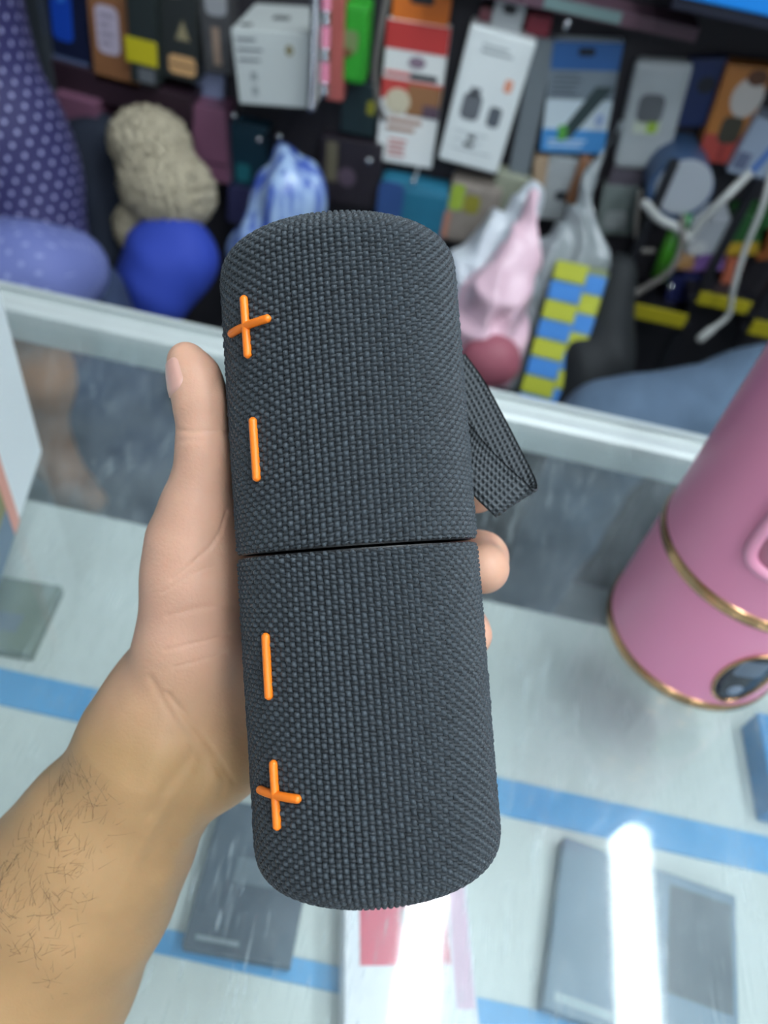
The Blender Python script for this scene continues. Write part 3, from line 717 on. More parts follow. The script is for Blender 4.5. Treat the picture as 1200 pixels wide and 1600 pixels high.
# strings of beads
def beads(label, p0, p1, Y, n_, rad, mats_):
    a, b_ = atY(*p0, Y), atY(*p1, Y)
    t = thing('bead_string', label, 'bracelet', b_, 'bead strings beside the white carton')
    link('cord', tube_me([a, b_], .0008, 6), pm(180, 180, 184), t)
    bm = bmesh.new(); bmesh.ops.create_icosphere(bm, subdivisions=2, radius=rad); src = bm_mesh(bm)
    for i in range(n_):
        me_ = src.copy(); o_ = link('bead', me_, mats_[i % len(mats_)], t, smooth=True)
        o_.location = Vector(a+(b_-a)*(i+.5)/n_)
SIL = mat('silver_bead', rgb(178, 182, 190), .12, 1.0); PB = mat('pink_bead', rgb(232, 140, 170), .15, coat=.5)
beads('silver bead string hanging right of the white carton', (494, -20), (486, 172), 1.08, 17, .0065, [SIL])
beads('string of pink and clear beads next to the silver beads', (510, -20), (506, 150), 1.09, 15, .0068, [PB, PB, PB, SIL, SIL])
pack('cable_pack', 'coral red narrow package behind the bead strings', 'package', [(512, -30), (538, -26), (536, 160), (508, 156)], .05, pm(176, 92, 86))
pack('cable_pack', 'bright green package with a brown picture right of the beads', 'package', [(538, 4), (578, 10), (568, 134), (534, 128)], .045, pm(48, 158, 44), [('picture', 'R', .0, .4, .62, .68, pm(120, 140, 90)), ('brown_mark', 'o', .05, .34, .4, .46, pm(110, 84, 50), 2)], bev=.006)
pack('cable_pack', 'dark teal packet hanging below the bright green package', 'package', [(538, 128), (592, 134), (584, 216), (530, 206)], .02, pm(24, 42, 46), [('yellow_mark', 'R', .72, .45, .95, .72, pm(130, 128, 36))])
pack('sim_card_pack', 'orange, red and white card with a brown emblem and hang hole', 'package', [(604, 30), (706, 44), (672, 266), (588, 248)], .02, WH,
     [('red_header', 'r', 0, .82, 1, 1.0, pm(196, 62, 60)), ('red_stripe', 'r', 0, .48, 1, .62, pm(196, 70, 66)), ('picture', 'r', .44, .38, 1, .6, pm(150, 106, 72), 2), ('purple_corner', 'r', .72, .38, 1, .47, pm(92, 74, 88), 3), ('round_seal', 'o', .08, .38, .5, .56, pm(206, 196, 170), 4), ('logo', 'o', .4, .71, .68, .79, pm(140, 120, 136), 2), ('red_text', 'r', .04, .645, .45, .675, pm(206, 110, 110), 2), ('black_text', 'r', .45, .635, .9, .675, DARK, 2)]+lines(.15, .24, .85, .36, 2, pm(170, 130, 110), .5)+lines(.2, .05, .55, .2, 4, pm(196, 140, 136), .5), tab=(.9, .05), tabmat=pm(208, 110, 36))
pack('charger_box', 'white charger box with two grey adapter pictures and hang tab', 'box', [(736, 38), (838, 66), (776, 276), (684, 246)], .045, pm(226, 232, 232),
     [('adapter_picture', 'R', .16, .36, .46, .56, pm(104, 108, 114)), ('adapter_plug', 'r', .24, .54, .4, .6, pm(104, 108, 114)), ('adapter_picture', 'R', .6, .35, .8, .5, pm(92, 98, 106)), ('orange_logo', 'R', .72, .62, .84, .71, pm(226, 150, 120)), ('black_text', 'r', .34, .16, .5, .19, DARK), ('black_text', 'r', .38, .22, .5, .25, DARK)]+lines(.14, .1, .8, .3, 3, pm(190, 196, 198), .2)+lines(.25, .84, .75, .92, 2, pm(170, 176, 178), .4), bev=.005, tab=(.45, .045), tabmat=pm(178, 182, 184))
pack('small_pack', 'small dark red packet at the upper right of the white charger box', 'package', [(824, 20), (864, 26), (856, 64), (818, 58)], .02, pm(132, 40, 56))
pack('small_pack', 'small dusty red packet at the upper left of the white charger box', 'package', [(752, 12), (780, 16), (772, 44), (744, 40)], .02, pm(130, 74, 82))
pack('screen_protector', 'long grey metallic sleeve behind the white charger box', 'package', [(838, 58), (868, 64), (826, 280), (792, 270)], .025, pm(112, 120, 126, .35))
pack('cable_card', 'blue and white card with a black and green cable picture', 'package', [(868, 62), (972, 68), (944, 244), (842, 232)], .025, pm(198, 212, 220),
     [('blue_header', 'r', 0, .76, 1, 1, pm(44, 92, 150)), ('hang_hole', 'R', .38, .88, .62, .95, pm(18, 28, 44), 2), ('grey_field', 'r', 0, .5, 1, .76, pm(116, 128, 138)), ('blue_footer', 'r', 0, 0, 1, .22, pm(70, 142, 206)), ('cable_picture', 'd', .22, .14, .98, .62, pm(48, 64, 66), 3), ('green_tip', 'R', .24, .12, .38, .26, pm(86, 160, 70), 4), ('blue_badge', 'o', .78, .26, .92, .38, pm(150, 170, 206), 2)]+lines(.06, .52, .5, .74, 5, pm(84, 94, 104), .4)+lines(.1, .04, .8, .14, 2, pm(180, 206, 228), .5))
# clear pouch
POUCH = mat('pouch_plastic', rgb(190, 197, 200), .22, alpha=.8, coat=.4, var=.12, vscale=30)
t, wd_, hg_ = pack('zip_pouch', 'clear grey plastic pouch with a lime mark hanging at the right', 'pouch', [(996, 90), (1086, 104), (1040, 270), (958, 262)], .03, POUCH, [('pouch_content', 'R', .2, .46, .66, .72, pm(96, 100, 104)), ('white_label', 'r', .2, .36, .66, .47, pm(190, 200, 180)), ('lime_mark', 'r', .44, .37, .62, .47, pm(150, 180, 60), 2)], bev=.01)
pack('case_pack', 'dark navy phone case pack between pouch and orange package', 'package', [(1078, 88), (1140, 96), (1112, 206), (1064, 190)], .02, pm(20, 38, 86), [('black_patch', 'o', .3, .5, .8, .75, pm(20, 24, 36))])
pack('game_pack', 'orange and red package with a white oval window', 'package', [(1142, 98), (1206, 110), (1150, 268), (1090, 240)], .035, pm(176, 112, 50),
     [('red_base', 'r', 0, 0, 1, .3, pm(166, 66, 58)), ('white_oval', 'o', .3, .5, 1.0, .9, pm(196, 190, 184)), ('brown_top', 'o', .5, .82, .95, .98, pm(92, 56, 34), 2), ('dark_mark', 'R', .3, .22, .78, .5, pm(60, 56, 44), 2), ('red_stripe', 'r', .45, .03, .55, .22, pm(130, 44, 44), 2)])
pack('sticker_pack', 'white and blue packet partly cut off at the right edge', 'package', [(1184, 186), (1240, 196), (1190, 290), (1136, 262)], .05, pm(150, 164, 184), [('blue_side', 'd', .5, .0, 1.0, 1.0, pm(40, 100, 180)), ('grey_corner', 'r', .05, .1, .4, .4, pm(96, 104, 130))])
# shelf header in bright blue and the dark recess below it
hd = atY(1070, -2, 1.06)
sh = thing('shelf_header', 'bright blue shelf header board at the upper right corner', 'sign', (.75, 1.14, hd[2]))
link('board', box_me(hd[0]-.015, 1.6, 1.06, YW-.0005, hd[2], hd[2]+.16, .003), pm(14, 132, 222, .35), sh)
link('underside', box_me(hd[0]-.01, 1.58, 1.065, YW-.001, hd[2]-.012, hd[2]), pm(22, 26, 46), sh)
sl = atY(800, -2, YW-.06)
link_ = thing('shelf_edge', 'mauve and grey-green shelf edge strip above the hanging packages', 'shelf', (.3, YW-.03, sl[2]))
link('board', box_me(atY(680, -30, YW-.06)[0], .26, YW-.06, YW-.0005, sl[2]-.004, sl[2]+.012), pm(92, 66, 78), link_)
link('price_insert', box_me(.06, .16, YW-.0612, YW-.06, sl[2]-.002, sl[2]+.011), pm(106, 130, 130), link_)
po = atY(52, 75, 1.16)
pst = thing('wall_post', 'dark grey upright post behind the polka dot shirt', 'post', (po[0], 1.18, -1.0))
link('post', box_me(po[0]-.025, po[0]+.025, 1.15, YW-.0005, -.999, 1.7, .003), pm(56, 62, 68), pst)
for z_ in (.0, -.1, -.2, .1): link('slot', box_me(po[0]-.004, po[0]+.004, 1.149, 1.1505, z_, z_+.03), pm(20, 22, 24), pst)
# chrome pegs added for the small sparkles their tips give
CHROME = mat('chrome', rgb(220, 224, 228), .08, 1.0)
for i, (x, y, lb) in enumerate([(366, 188, 'chrome wall peg under the white carton, left one'), (436, 221, 'chrome wall peg above the blue plastic bundle'), (575, 258, 'chrome wall peg left below the orange card'), (645, 290, 'chrome wall peg above the teal bag'), (884, 46, 'chrome wall peg above the blue cable card'), (1045, 453, 'chrome wall peg in the dark rack beside the green bottle'), (405, 226, 'chrome wall peg left of the blue plastic bundle')]):
    p = atY(x, y, 1.13)
    t = thing('wall_peg', lb, 'peg', (p[0], YW, p[2]), 'chrome pegs added for sparkle on the display wall')
    link('rod', tube_me([p+[0, YW-.002-1.13, -.004], p+[0, .02, -.004], p+[0, .006, -.002], p+[0, 0, .006]], .0022, 8), CHROME, t, smooth=True)
    bm = bmesh.new(); bmesh.ops.create_icosphere(bm, subdivisions=2, radius=.0042); bm.transform(Matrix.Translation(Vector(p+[0, 0, .007])))
    link('tip', bm_mesh(bm), CHROME, t, smooth=True)

# ------------------------------------------------------------ lower goods, left
pack('shoe_box', 'mauve box with a dark seam beside the beige plush', 'box', [(296, 160), (352, 176), (358, 292), (306, 276)], .05, pm(128, 84, 108), [('seam', 'r', 0, .24, 1, .28, pm(84, 52, 70))])
pack('shoe_box', 'dusty mauve box above the navy cloth at the left', 'box', [(84, 150), (150, 158), (152, 206), (92, 200)], .08, pm(118, 78, 100))
pack('drawer_front', 'dark maroon drawer front under the brown and black boxes', 'drawer', [(70, 108), (300, 136), (296, 176), (80, 160)], .06, pm(46, 30, 40))
WOOL = mat('beige_wool', rgb(176, 166, 144), .9, var=.25, vscale=160, bump=1.0, bscale=260)
def wn(P): return .0045*np.sin(P[..., 0]*420+np.sin(P[..., 2]*230)*2)*np.sin(P[..., 2]*390+np.sin(P[..., 1]*300)*2)
def E(x, y, Y, rx, ry, rz, k_=.02): return ('e', atY(x, y, Y), (rx, ry, rz), k_)
def cc(x0, y0, Y0, r0, x1, y1, Y1, r1, k_=.02): return ('c', atY(x0, y0, Y0), atY(x1, y1, Y1), r0, r1, k_)
t = thing('plush_cushion', 'fluffy beige plush cushion lying over the blue pouch', 'cushion', atY(250, 365, 1.06))
blob('plush', [E(235, 225, 1.1, .06, .05, .05, .012), E(262, 295, 1.07, .072, .055, .06, .012), E(215, 355, 1.07, .035, .035, .04, .012)], .0030, WOOL, t, wn, .0011)
t = thing('fabric_pouch', 'royal blue fabric pouch below the beige plush cushion', 'pouch', atY(260, 470, 1.0))
blob('pouch', [E(275, 385, 1.03, .05, .04, .045, .05), E(240, 405, 1.02, .042, .04, .045, .05), E(292, 415, 1.02, .038, .04, .045, .05), E(238, 462, .99, .052, .045, .055, .05)], .006, mat('royal_blue_cloth', rgb(44, 68, 172), .75, var=.1, vscale=20, bump=.4, bscale=300), t, folds(60, .002, [(1, 0, .3), (.2, .5, 1)]))
t = thing('folded_cloth', 'dark navy cloth hanging between the shirt and the beige plush', 'cloth', atY(165, 420, 1.08))
blob('cloth', [cc(130, 225, 1.15, .045, 160, 400, 1.08, .055, .02), cc(165, 215, 1.15, .03, 190, 470, 1.05, .04, .02)], .006, mat('navy_cloth', rgb(18, 28, 46), .85, var=.2, vscale=20), t, folds(70, .004, [(1, .2, 0)]))
STRIPE = bpy.data.materials.new('blue_film'); STRIPE.use_nodes = True; nt = STRIPE.node_tree; b = nt.nodes['Principled BSDF']
tc = nt.nodes.new('ShaderNodeTexCoord'); mp = nt.nodes.new('ShaderNodeMapping'); mp.inputs['Scale'].default_value = (55, 55, 5); mp.inputs['Rotation'].default_value = (0, .3, 0)
no = nt.nodes.new('ShaderNodeTexNoise'); no.inputs['Scale'].default_value = 1; no.inputs['Detail'].default_value = 3
rp_ = nt.nodes.new('ShaderNodeValToRGB'); rp_.color_ramp.elements[0].position = .4; rp_.color_ramp.elements[1].position = .58
rp_.color_ramp.elements[0].color = (*rgb(54, 84, 178), 1); rp_.color_ramp.elements[1].color = (*rgb(164, 190, 226), 1)
nt.links.new(tc.outputs['Object'], mp.inputs[0]); nt.links.new(mp.outputs[0], no.inputs['Vector']); nt.links.new(no.outputs['Fac'], rp_.inputs[0]); nt.links.new(rp_.outputs[0], b.inputs['Base Color']); b.inputs['Roughness'].default_value = .25
t = thing('plastic_bundle', 'bundle of blue and white striped plastic film above the speaker', 'bag', atY(430, 380, 1.1))
blob('film', [cc(448, 250, 1.12, .022, 455, 300, 1.1, .045, .02), cc(455, 300, 1.1, .04, 410, 400, 1.08, .055, .03), cc(455, 300, 1.1, .04, 462, 400, 1.08, .04, .03)], .006, STRIPE, t, folds(110, .004, [(1, 0, .25)]))
pack('teal_box', 'dark teal box behind the blue plastic bundle', 'box', [(352, 190), (420, 198), (414, 300), (356, 292)], .03, pm(22, 58, 74), [('teal_mark', 'R', .25, .12, .6, .4, pm(38, 112, 122))])
pack('lavender_box', 'dark lavender packet low beside the mauve box', 'box', [(356, 292), (392, 296), (388, 352), (354, 348)], .04, pm(54, 54, 92))
pack('soft_case', 'teal and dark blue soft case behind the top of the speaker', 'case', [(596, 282), (702, 300), (690, 400), (580, 380)], .05, pm(30, 106, 134, .6, var=.25, vscale=25, bump=.6, bscale=60), [('blue_side', 'R', .0, .0, .36, 1, pm(44, 76, 132, .6))], bev=.012)
pack('dark_box', 'dark plum box behind the speaker under the orange card', 'box', [(500, 210), (600, 232), (588, 330), (500, 312)], .03, pm(40, 34, 42), [('olive_label', 'r', .1, .35, .28, .95, pm(104, 98, 80)), ('plum_mark', 'o', .3, .3, .6, .6, pm(86, 72, 86))])
pack('snack_pack', 'crinkled brown and lime packet right above the speaker', 'package', [(702, 284), (790, 300), (760, 392), (690, 372)], .05, mat('kraft_crinkle', rgb(136, 126, 118), .5, var=.3, vscale=50, bump=.6, bscale=60), [('lime_label', 'R', .04, .55, .3, .98, pm(150, 172, 60)), ('olive_label', 'R', .32, .55, .62, .85, pm(136, 130, 44)), ('coral_edge', 'r', 0, .05, .12, .5, pm(176, 120, 100))], bev=.008)
pack('snack_pack', 'pale olive packet right of the crinkled brown packet', 'package', [(778, 270), (846, 284), (820, 360), (752, 340)], .035, pm(146, 150, 132, var=.2, vscale=40), bev=.008)
# plastic carrier bags
FILM = mat('white_film', rgb(206, 212, 220), .35, var=.06, vscale=20)
PFILM = mat('pink_film', rgb(226, 190, 204), .35, var=.12, vscale=18)
t = thing('carrier_bag', 'white plastic carrier bag hanging right of the speaker', 'bag', atY(740, 560, 1.05))
blob('bag', [cc(836, 300, 1.15, .014, 790, 368, 1.12, .036, .02), cc(790, 368, 1.12, .034, 716, 450, 1.08, .042, .03), cc(716, 450, 1.08, .04, 700, 530, 1.05, .045, .03)], .005, FILM, t, folds(80, .010, [(1, .2, .5), (.7, .3, -.2)], True))
t = thing('carrier_bag', 'pale pink plastic carrier bag hanging between speaker and checkered pack', 'bag', atY(770, 600, 1.0))
blob('bag', [cc(836, 312, 1.1, .012, 812, 400, 1.06, .026, .02), cc(812, 400, 1.06, .026, 770, 470, 1.02, .042, .02), cc(770, 470, 1.02, .045, 745, 570, .98, .05, .03), cc(795, 470, 1.02, .03, 780, 560, .99, .035, .02)], .006, PFILM, t, folds(75, .012, [(1, .1, .4), (.6, .2, -.5)], True))
t = thing('soft_bag', 'dusty rose bag bottom just above the counter rail', 'bag', atY(760, 600, .93))
blob('bag', [E(765, 565, .955, .045, .035, .045, .02)], .006, mat('rose_cloth', rgb(160, 88, 102), .6, var=.1), t, folds(50, .002, [(1, 0, .5)]))
pack('paper_roll_pack', 'beige hanging strips behind the pink carrier bag', 'package', [(836, 246), (856, 250), (850, 318), (828, 312)], .03, pm(170, 146, 120))
pack('cable_pack', 'grey white cable pack under the blue cable card', 'package', [(858, 246), (910, 254), (886, 350), (842, 338)], .03, pm(160, 166, 168, var=.15, vscale=40), [('dark_mark', 'R', .4, .35, .8, .5, pm(50, 56, 60))])
pack('cable_pack', 'orange brown narrow strip pack beside the long clear sleeve', 'package', [(908, 250), (926, 254), (900, 322), (884, 316)], .045, pm(150, 104, 72))
# yellow and blue checkered pack in a clear sleeve, leaning on the wall
P0, P1 = atY(872, 405, 1.05), atY(806, 640, .93)
axz = P0-P1; lz = np.linalg.norm(axz); axz /= lz
axx = np.array([1.0, -.35, .0]); axx -= axz*(axx@axz); axx /= np.linalg.norm(axx); axy = np.cross(axz, axx)
rot = Matrix([[axx[i], axy[i], axz[i]] for i in range(3)]).to_4x4()
t = thing('block_pack', 'tall pack of yellow and blue checkered blocks leaning on the wall', 'toy', P1, None, rot)
YEL = pm(172, 178, 50, .4); BLU = pm(62, 128, 200, .4)
rows_ = 8; hrow = lz/rows_
link('core', box_me(.002, .072, .002, .058, 0, lz, .002), pm(120, 130, 90), t, local=True)
for i in range(rows_):
    c1, c2 = (YEL, BLU) if i % 2 else (BLU, YEL)
    z0, z1_ = i*hrow+.0008, (i+1)*hrow-.0008
    link('block', box_me(-.001, .046, -.001, .02, z0, z1_, .0015), c1, t, local=True)
    link('block', box_me(.0465, .074, .001, .02, z0-hrow*.35+(.35*hrow if i == 0 else 0), z1_-hrow*.35, .0015), c2, t, local=True)
CLEAR = mat('clear_sleeve', rgb(150, 158, 162), .25, alpha=.8, coat=.3, var=.15, vscale=12)
t = thing('clear_sleeve', 'long clear plastic sleeve twisting down to the top of the checkered blocks', 'sleeve', atY(890, 420, 1.08))
blob('sleeve', [cc(966, 195, 1.18, .008, 922, 285, 1.15, .011, .02), cc(922, 285, 1.15, .011, 902, 350, 1.12, .022, .02), cc(905, 350, 1.12, .022, 915, 402, 1.10, .04, .02), cc(890, 380, 1.11, .03, 868, 402, 1.09, .03, .02), cc(860, 385, 1.1, .02, 836, 440, 1.07, .026, .02), cc(836, 440, 1.07, .026, 796, 590, 1.0, .024, .02)], .005, CLEAR, t, folds(90, .006, [(1, .2, .3)], True))

# ------------------------------------------------------------ the dark rack at the lower right
def wallbox(x0, y0, x1, y1, Y): a, b_ = atY(x0, y0, Y), atY(x1, y1, Y); return a, b_
STRIP = mat('yellow_strip', rgb(150, 140, 28), .4, var=.1, vscale=30)
rk = thing('wire_rack', 'black rack with yellow price strips low on the right', 'rack', atY(1080, 560, 1.15))
for px in ([(990, 474), (1076, 494), (1072, 516), (986, 494)], [(1096, 456), (1176, 474), (1172, 494), (1092, 474)], [(1180, 500), (1240, 514), (1236, 538), (1176, 522)]):
    P = [atY(x, y, 1.1) for x, y in px]; x0, x1 = P[0][0], P[1][0]; z1_ = (P[0][2]+P[1][2])/2; z0 = (P[2][2]+P[3][2])/2
    link('price_strip', box_me(x0, x1, 1.10, 1.104, z0, z1_, .001), STRIP, rk)
    link('tray', box_me(x0-.01, x1+.01, 1.104, YW-.0005, z0-.004, z0+.006), pm(22, 22, 28), rk)
for x in (960, 1085, 1190):
    p = atY(x, 470, 1.12); link('upright', box_me(p[0]-.006, p[0]+.006, 1.112, 1.124, -.8, .05), pm(22, 22, 28), rk)
def bottle(label, base_px, Y, r_, h_, m_, mcap):
    p = atY(*base_px, Y); t = thing('small_bottle', label, 'bottle', p, 'small goods in the dark rack')
    link('bottle_body', lathe_me([(.0005, 0), (r_, .001), (r_, h_*.7), (r_*.5, h_*.82), (r_*.45, h_*.86)], 24, p), m_, t, smooth=True)
    link('cap', lathe_me([(r_*.5, h_*.85), (r_*.52, h_), (.0005, h_+.001)], 24, p), mcap, t, smooth=True)
bottle('glossy green bottle in the dark rack below the grey cables', (1030, 432), 1.12, .016, .1, mat('green_gloss', rgb(74, 150, 40), .2, coat=.6), pm(40, 110, 60))
pack('rack_pack', 'white and purple box in the dark rack', 'box', [(1080, 340), (1142, 352), (1124, 430), (1072, 416)], .06, pm(176, 182, 190), [('purple_band', 'r', 0, 0, 1, .35, pm(120, 88, 150)), ('white_bump', 'o', .1, .3, .5, .62, pm(200, 204, 206))], group='small goods in the dark rack')
pack('rack_pack', 'deep green box with a yellow base in the rack at the right', 'box', [(1150, 330), (1210, 342), (1192, 400), (1136, 390)], .05, pm(30, 76, 34), [('yellow_base', 'r', 0, -.05, .8, .28, pm(160, 130, 34))], group='small goods in the dark rack')
pack('rack_pack', 'salmon orange stick pack in the dark rack', 'package', [(1138, 404), (1164, 408), (1146, 462), (1120, 456)], .05, pm(156, 84, 62), group='small goods in the dark rack')
pack('rack_pack', 'brown orange packet at the right edge of the rack', 'package', [(1190, 350), (1230, 358), (1222, 410), (1184, 402)], .05, pm(140, 80, 40), group='small goods in the dark rack')
pack('rack_pack', 'deep blue packet below the purple box in the rack', 'package', [(1050, 430), (1094, 436), (1084, 478), (1040, 468)], .06, pm(30, 36, 84), group='small goods in the dark rack')
pack('rack_pack', 'tan packet on the tray beside the purple box', 'package', [(1060, 405), (1086, 410), (1082, 424), (1056, 420)], .08, pm(150, 112, 70), group='small goods in the dark rack')
# round white and grey goods above the rack
def cable(label, pts, rad, m_, plug=True):
    P = spline([atY(*p) for p in pts], 8); t = thing('charging_cable', label, 'cable', P[-1], 'cables hanging at the right of the wall')
    link('wire', tube_me(P, rad, 8), m_, t, smooth=True)
    if plug:
        d_ = P[-1]-P[-2]; d_ /= np.linalg.norm(d_)
        link('plug', tube_me([P[-1]-d_*.004, P[-1]+d_*.016], .0062, 10), m_, t, smooth=True)
WC = mat('white_cable', rgb(158, 160, 158), .4); GC = mat('grey_cable', rgb(100, 96, 92), .45)
cable('white cable dangling in front of the yellow price strips with its plug down', [(1206, 262, 1.1), (1192, 320, 1.08), (1164, 390, 1.07), (1146, 450, 1.06), (1138, 492, 1.06), (1108, 518, 1.05)], .0042, WC)
cable('grey cable curling to a plug left of the green bottle', [(1066, 340, 1.1), (1064, 386, 1.09), (1046, 424, 1.08), (1014, 446, 1.08), (992, 458, 1.08)], .0046, GC)
cable('grey loop cable hanging under the clear pouch', [(1000, 300, 1.14), (994, 350, 1.13), (1000, 388, 1.12), (1020, 392, 1.12)], .0038, GC, False)
cable('white cable crossing diagonally below the orange package', [(1170, 272, 1.12), (1130, 312, 1.1), (1096, 346, 1.1), (1078, 372, 1.1)], .006, WC, False)
cable('clear grey cable loop hanging left of the orange and red card', [(606, -10, 1.13), (594, 50, 1.12), (586, 110, 1.12), (590, 160, 1.12), (600, 186, 1.13)], .0042, GC, False)
cable('white band running from the blue disc down to the cable', [(1008, 318, 1.1), (1030, 342, 1.1), (1058, 356, 1.1), (1076, 374, 1.1)], .007, WC, False)
p = atY(1062, 296, 1.13)
t = thing('earphone_case', 'grey round case with a blue rim under the clear pouch', 'case', p+[0, 0, -.04])
def disc(cx, Y, cz, r_, th_): return prism_me([(cx+a, cz+b_) for a, b_ in oval(0, 0, r_, r_)], Y, Y+th_, .002)
link('rim', disc(p[0], 1.125, p[2], .045, YW-1.126), pm(58, 84, 120), t); link('face', disc(p[0]+.002, 1.121, p[2]+.006, .039, .006), pm(154, 160, 168), t)
pack('blister_pack', 'grey blister pack under the clear pouch beside the sleeve', 'package', [(944, 288), (1002, 296), (984, 372), (930, 362)], .03, pm(112, 122, 120, .3, var=.2, vscale=50), [('pale_window', 'R', .2, .15, .8, .5, pm(150, 156, 156))])
pack('blister_pack', 'dark mauve pack between pouch and long sleeve', 'package', [(958, 262), (1010, 270), (1000, 300), (946, 292)], .025, pm(84, 78, 88))
t = thing('carrier_bag', 'black plastic bag slumped right of the checkered blocks', 'bag', atY(930, 620, .98))
blob('bag', [cc(960, 430, 1.1, .03, 930, 560, 1.0, .05, .03), cc(930, 560, 1.0, .05, 900, 640, .95, .05, .03)], .007, mat('black_film', rgb(18, 23, 27), .75, var=.2), t, folds(60, .004, [(1, .1, .4)]))

# ------------------------------------------------------------ people behind the counter
DOT = bpy.data.materials.new('polka_dot_cloth'); DOT.use_nodes = True; nt = DOT.node_tree; b = nt.nodes['Principled BSDF']
tc = nt.nodes.new('ShaderNodeTexCoord'); sx = nt.nodes.new('ShaderNodeSeparateXYZ'); nt.links.new(tc.outputs['Object'], sx.inputs[0])
def mth(op, a, b_=None, c_=None):
    n_ = nt.nodes.new('ShaderNodeMath'); n_.operation = op
    for i, v_ in enumerate((a, b_, c_)):
        if v_ is None: continue
        if isinstance(v_, (int, float)): n_.inputs[i].default_value = v_
        else: nt.links.new(v_, n_.inputs[i])
    return n_.outputs[0]
PD = .0165
at = nt.nodes.new('ShaderNodeAttribute'); at.attribute_name = 'cloth'; nt.links.new(at.outputs['Vector'], sx.inputs[0])
def dots(ox, oz):
    fx = mth('SUBTRACT', mth('FRACT', mth('ADD', mth('DIVIDE', sx.outputs[0], PD*1.3), ox)), .5)
    fz = mth('SUBTRACT', mth('FRACT', mth('ADD', mth('DIVIDE', sx.outputs[1], PD*1.6), oz)), .5)
    fx = mth('MULTIPLY', fx, 1.3); fz = mth('MULTIPLY', fz, 1.6)
    return mth('LESS_THAN', mth('ADD', mth('MULTIPLY', fx, fx), mth('MULTIPLY', fz, fz)), .026)
dd = mth('MAXIMUM', dots(0, 0), dots(.5, .5))
mx = nt.nodes.new('ShaderNodeMix'); mx.data_type = 'RGBA'; mx.inputs[6].default_value = (*rgb(42, 40, 88), 1); mx.inputs[7].default_value = (*rgb(160, 160, 200), 1)
nt.links.new(dd, mx.inputs[0]); nt.links.new(mx.outputs[2], b.inputs['Base Color']); b.inputs['Roughness'].default_value = .7
DOT_LIT = DOT.copy(); DOT_LIT.name = 'lit_dot_cloth'  # same shirt cloth, with the bright light on it put into paler colours
for n_ in DOT_LIT.node_tree.nodes:
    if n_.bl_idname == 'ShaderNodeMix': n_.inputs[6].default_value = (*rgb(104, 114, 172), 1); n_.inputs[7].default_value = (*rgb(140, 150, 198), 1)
def cloth_uv(o_, pa, pb, r_):
    me = o_.data; co_ = np.empty(len(me.vertices)*3, np.float32); me.vertices.foreach_get('co', co_); co_ = co_.reshape(-1, 3)
    ax_ = (pb-pa)/np.linalg.norm(pb-pa); e1 = np.cross(ax_, [0, 1, 0]); e1 /= np.linalg.norm(e1); e2 = np.cross(ax_, e1)
    rel = co_-pa; an_ = np.arctan2(-(rel@e1), rel@e2*(1 if e2[1] < 0 else -1)); uv_ = np.stack([an_*r_, rel@ax_, 0*an_], -1)
    me.attributes.new('cloth', 'FLOAT_VECTOR', 'POINT').data.foreach_set('vector', uv_.astype(np.float32).ravel())
t = thing('person', 'person in a navy polka dot shirt sitting behind the counter at the left', 'person', (-.68, .98, -.999))
X0 = -.66
sh_ = blob('shirt', [cc(-180, -240, 1.0, .10, -150, 60, .98, .10, .05), cc(-150, 60, .98, .10, -100, 330, .94, .12, .05), cc(-90, -180, 1.0, .07, -60, 20, .98, .06, .05), cc(-60, 20, .98, .06, 22, 240, .95, .068, .05), cc(22, 240, .95, .068, 62, 380, .91, .07, .05), cc(-180, -240, 1.0, .09, -60, -200, 1.0, .08, .05)], .007, DOT, t, folds(30, .004, [(1, .2, .6), (.4, .1, -1)]))
cloth_uv(sh_, atY(-60, 20, .98), atY(62, 380, .91), .075)
SK2 = mat('skin_far', rgb(166, 122, 92), .5, var=.08)
hx = atY(-150, -420, .98)
blob('head', [('e', hx+[0, 0, .04], (.075, .09, .105), .02), ('c', hx+[0, .02, -.13], hx+[0, .01, 0], .052, .05, .02), ('e', hx+[0, -.085, .02], (.014, .022, .028), .012), ('e', hx+[0, -.07, -.04], (.035, .025, .02), .02), ('e', hx+[.078, .0, .03], (.012, .02, .032), .008), ('e', hx+[-.078, .0, .03], (.012, .02, .032), .008)], .006, SK2, t)
blob('hair', [('e', hx+[0, .02, .085], (.082, .092, .085), .01)], .006, mat('black_hair', rgb(22, 18, 18), .7), t)
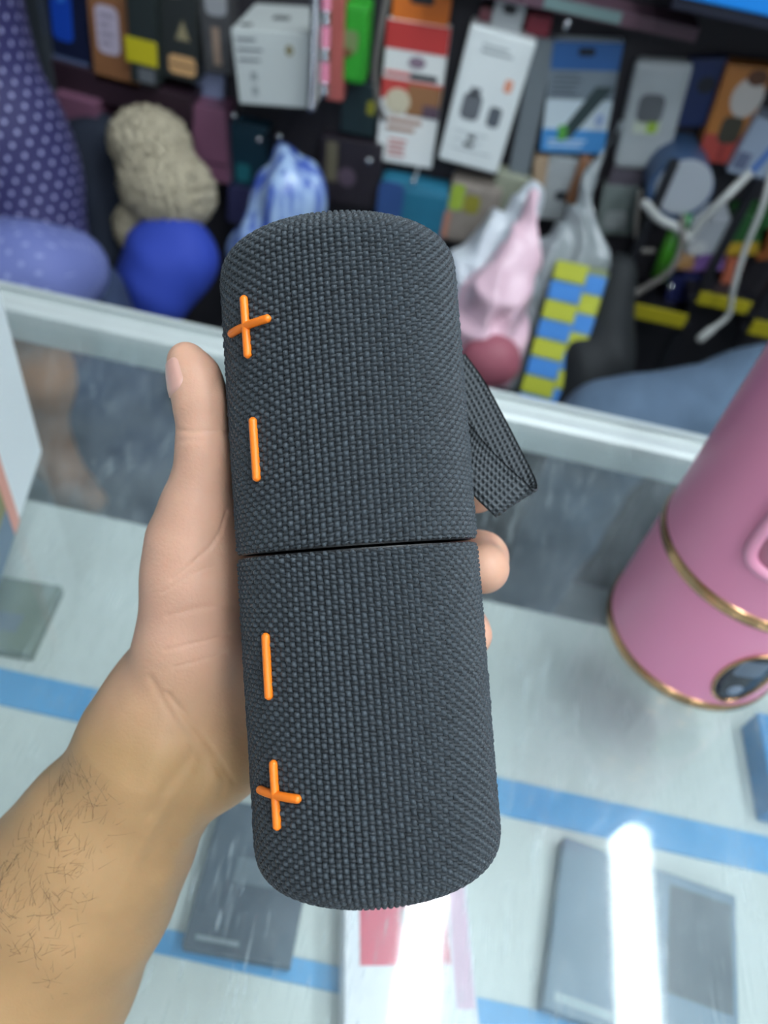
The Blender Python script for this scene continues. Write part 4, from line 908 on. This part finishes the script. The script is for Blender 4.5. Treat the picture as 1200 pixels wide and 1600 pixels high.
belly_ = blob('lit_shirt_belly', [cc(-80, 430, .90, .09, 50, 432, .80, .065, .05), cc(50, 432, .80, .065, 110, 415, .84, .045, .04), cc(-200, 430, .92, .09, -90, 450, .78, .07, .05)], .009, DOT_LIT, t, folds(40, .004, [(1, .4, .3)]))  # lower front of the shirt, its strong light painted by the paler cloth
cloth_uv(belly_, atY(-80, 430, .9), atY(110, 420, .82), .07)
blob('bare_leg', [cc(20, 470, .82, .05, 72, 590, .80, .045, .03), cc(72, 590, .80, .045, 84, 705, .78, .034, .03), cc(84, 705, .78, .034, 118, 768, .74, .03, .03), cc(118, 768, .74, .03, 146, 782, .70, .02, .02)], .006, SK2, t)
blob('dark_trouser_leg', [cc(130, 470, .9, .06, 170, 600, .86, .075, .04), cc(170, 600, .86, .075, 205, 700, .84, .07, .04), cc(205, 700, .84, .07, 235, 820, .82, .055, .04)], .008, mat('denim_dark', rgb(52, 66, 96), .85, var=.2, vscale=30), t, folds(50, .005, [(1, .2, .4)]))
t = thing('person', 'person in grey-blue jeans sitting behind the counter at the right, thigh showing', 'person', (.5, .95, -.999))
kn = atY(955, 668, .80)
JEAN = mat('jeans', rgb(84, 104, 126), .85, var=.12, vscale=60, bump=.3, bscale=700)
hp = atY(1200, 640, .96)
blob('jeans', [('c', kn, hp, .062, .085, .03), ('c', kn, kn*[1, 1, 0]+[0, .02, -.95], .062, .045, .03), ('c', hp+[.0, -.02, .02], hp+[.32, .02, .0], .09, .1, .04)], .008, JEAN, t, folds(55, .005, [(.5, .6, .6), (1, .1, -.5)]))
up = hp+[.26, -.07, .0]
blob('shirt', [('c', up+[0, 0, .08], up+[.04, -.02, .5], .12, .14, .05), ('c', up+[.06, -.1, .52], up+[.02, -.22, .25], .05, .045, .04)], .01, mat('grey_shirt', rgb(70, 74, 84), .8, var=.1), t, folds(40, .004, [(1, .2, .6)]))
hx = up+[.05, -.08, .80]
blob('head', [('e', hx+[0, 0, .04], (.075, .09, .105), .02), ('c', hx+[0, .02, -.16], hx+[0, .01, 0], .052, .05, .02), ('e', hx+[0, -.085, .02], (.014, .022, .028), .012), ('e', hx+[0, -.07, -.04], (.035, .025, .02), .02)], .006, SK2, t)
blob('hair', [('e', hx+[0, .02, .085], (.082, .092, .085), .01)], .006, MATS['black_hair'], t)
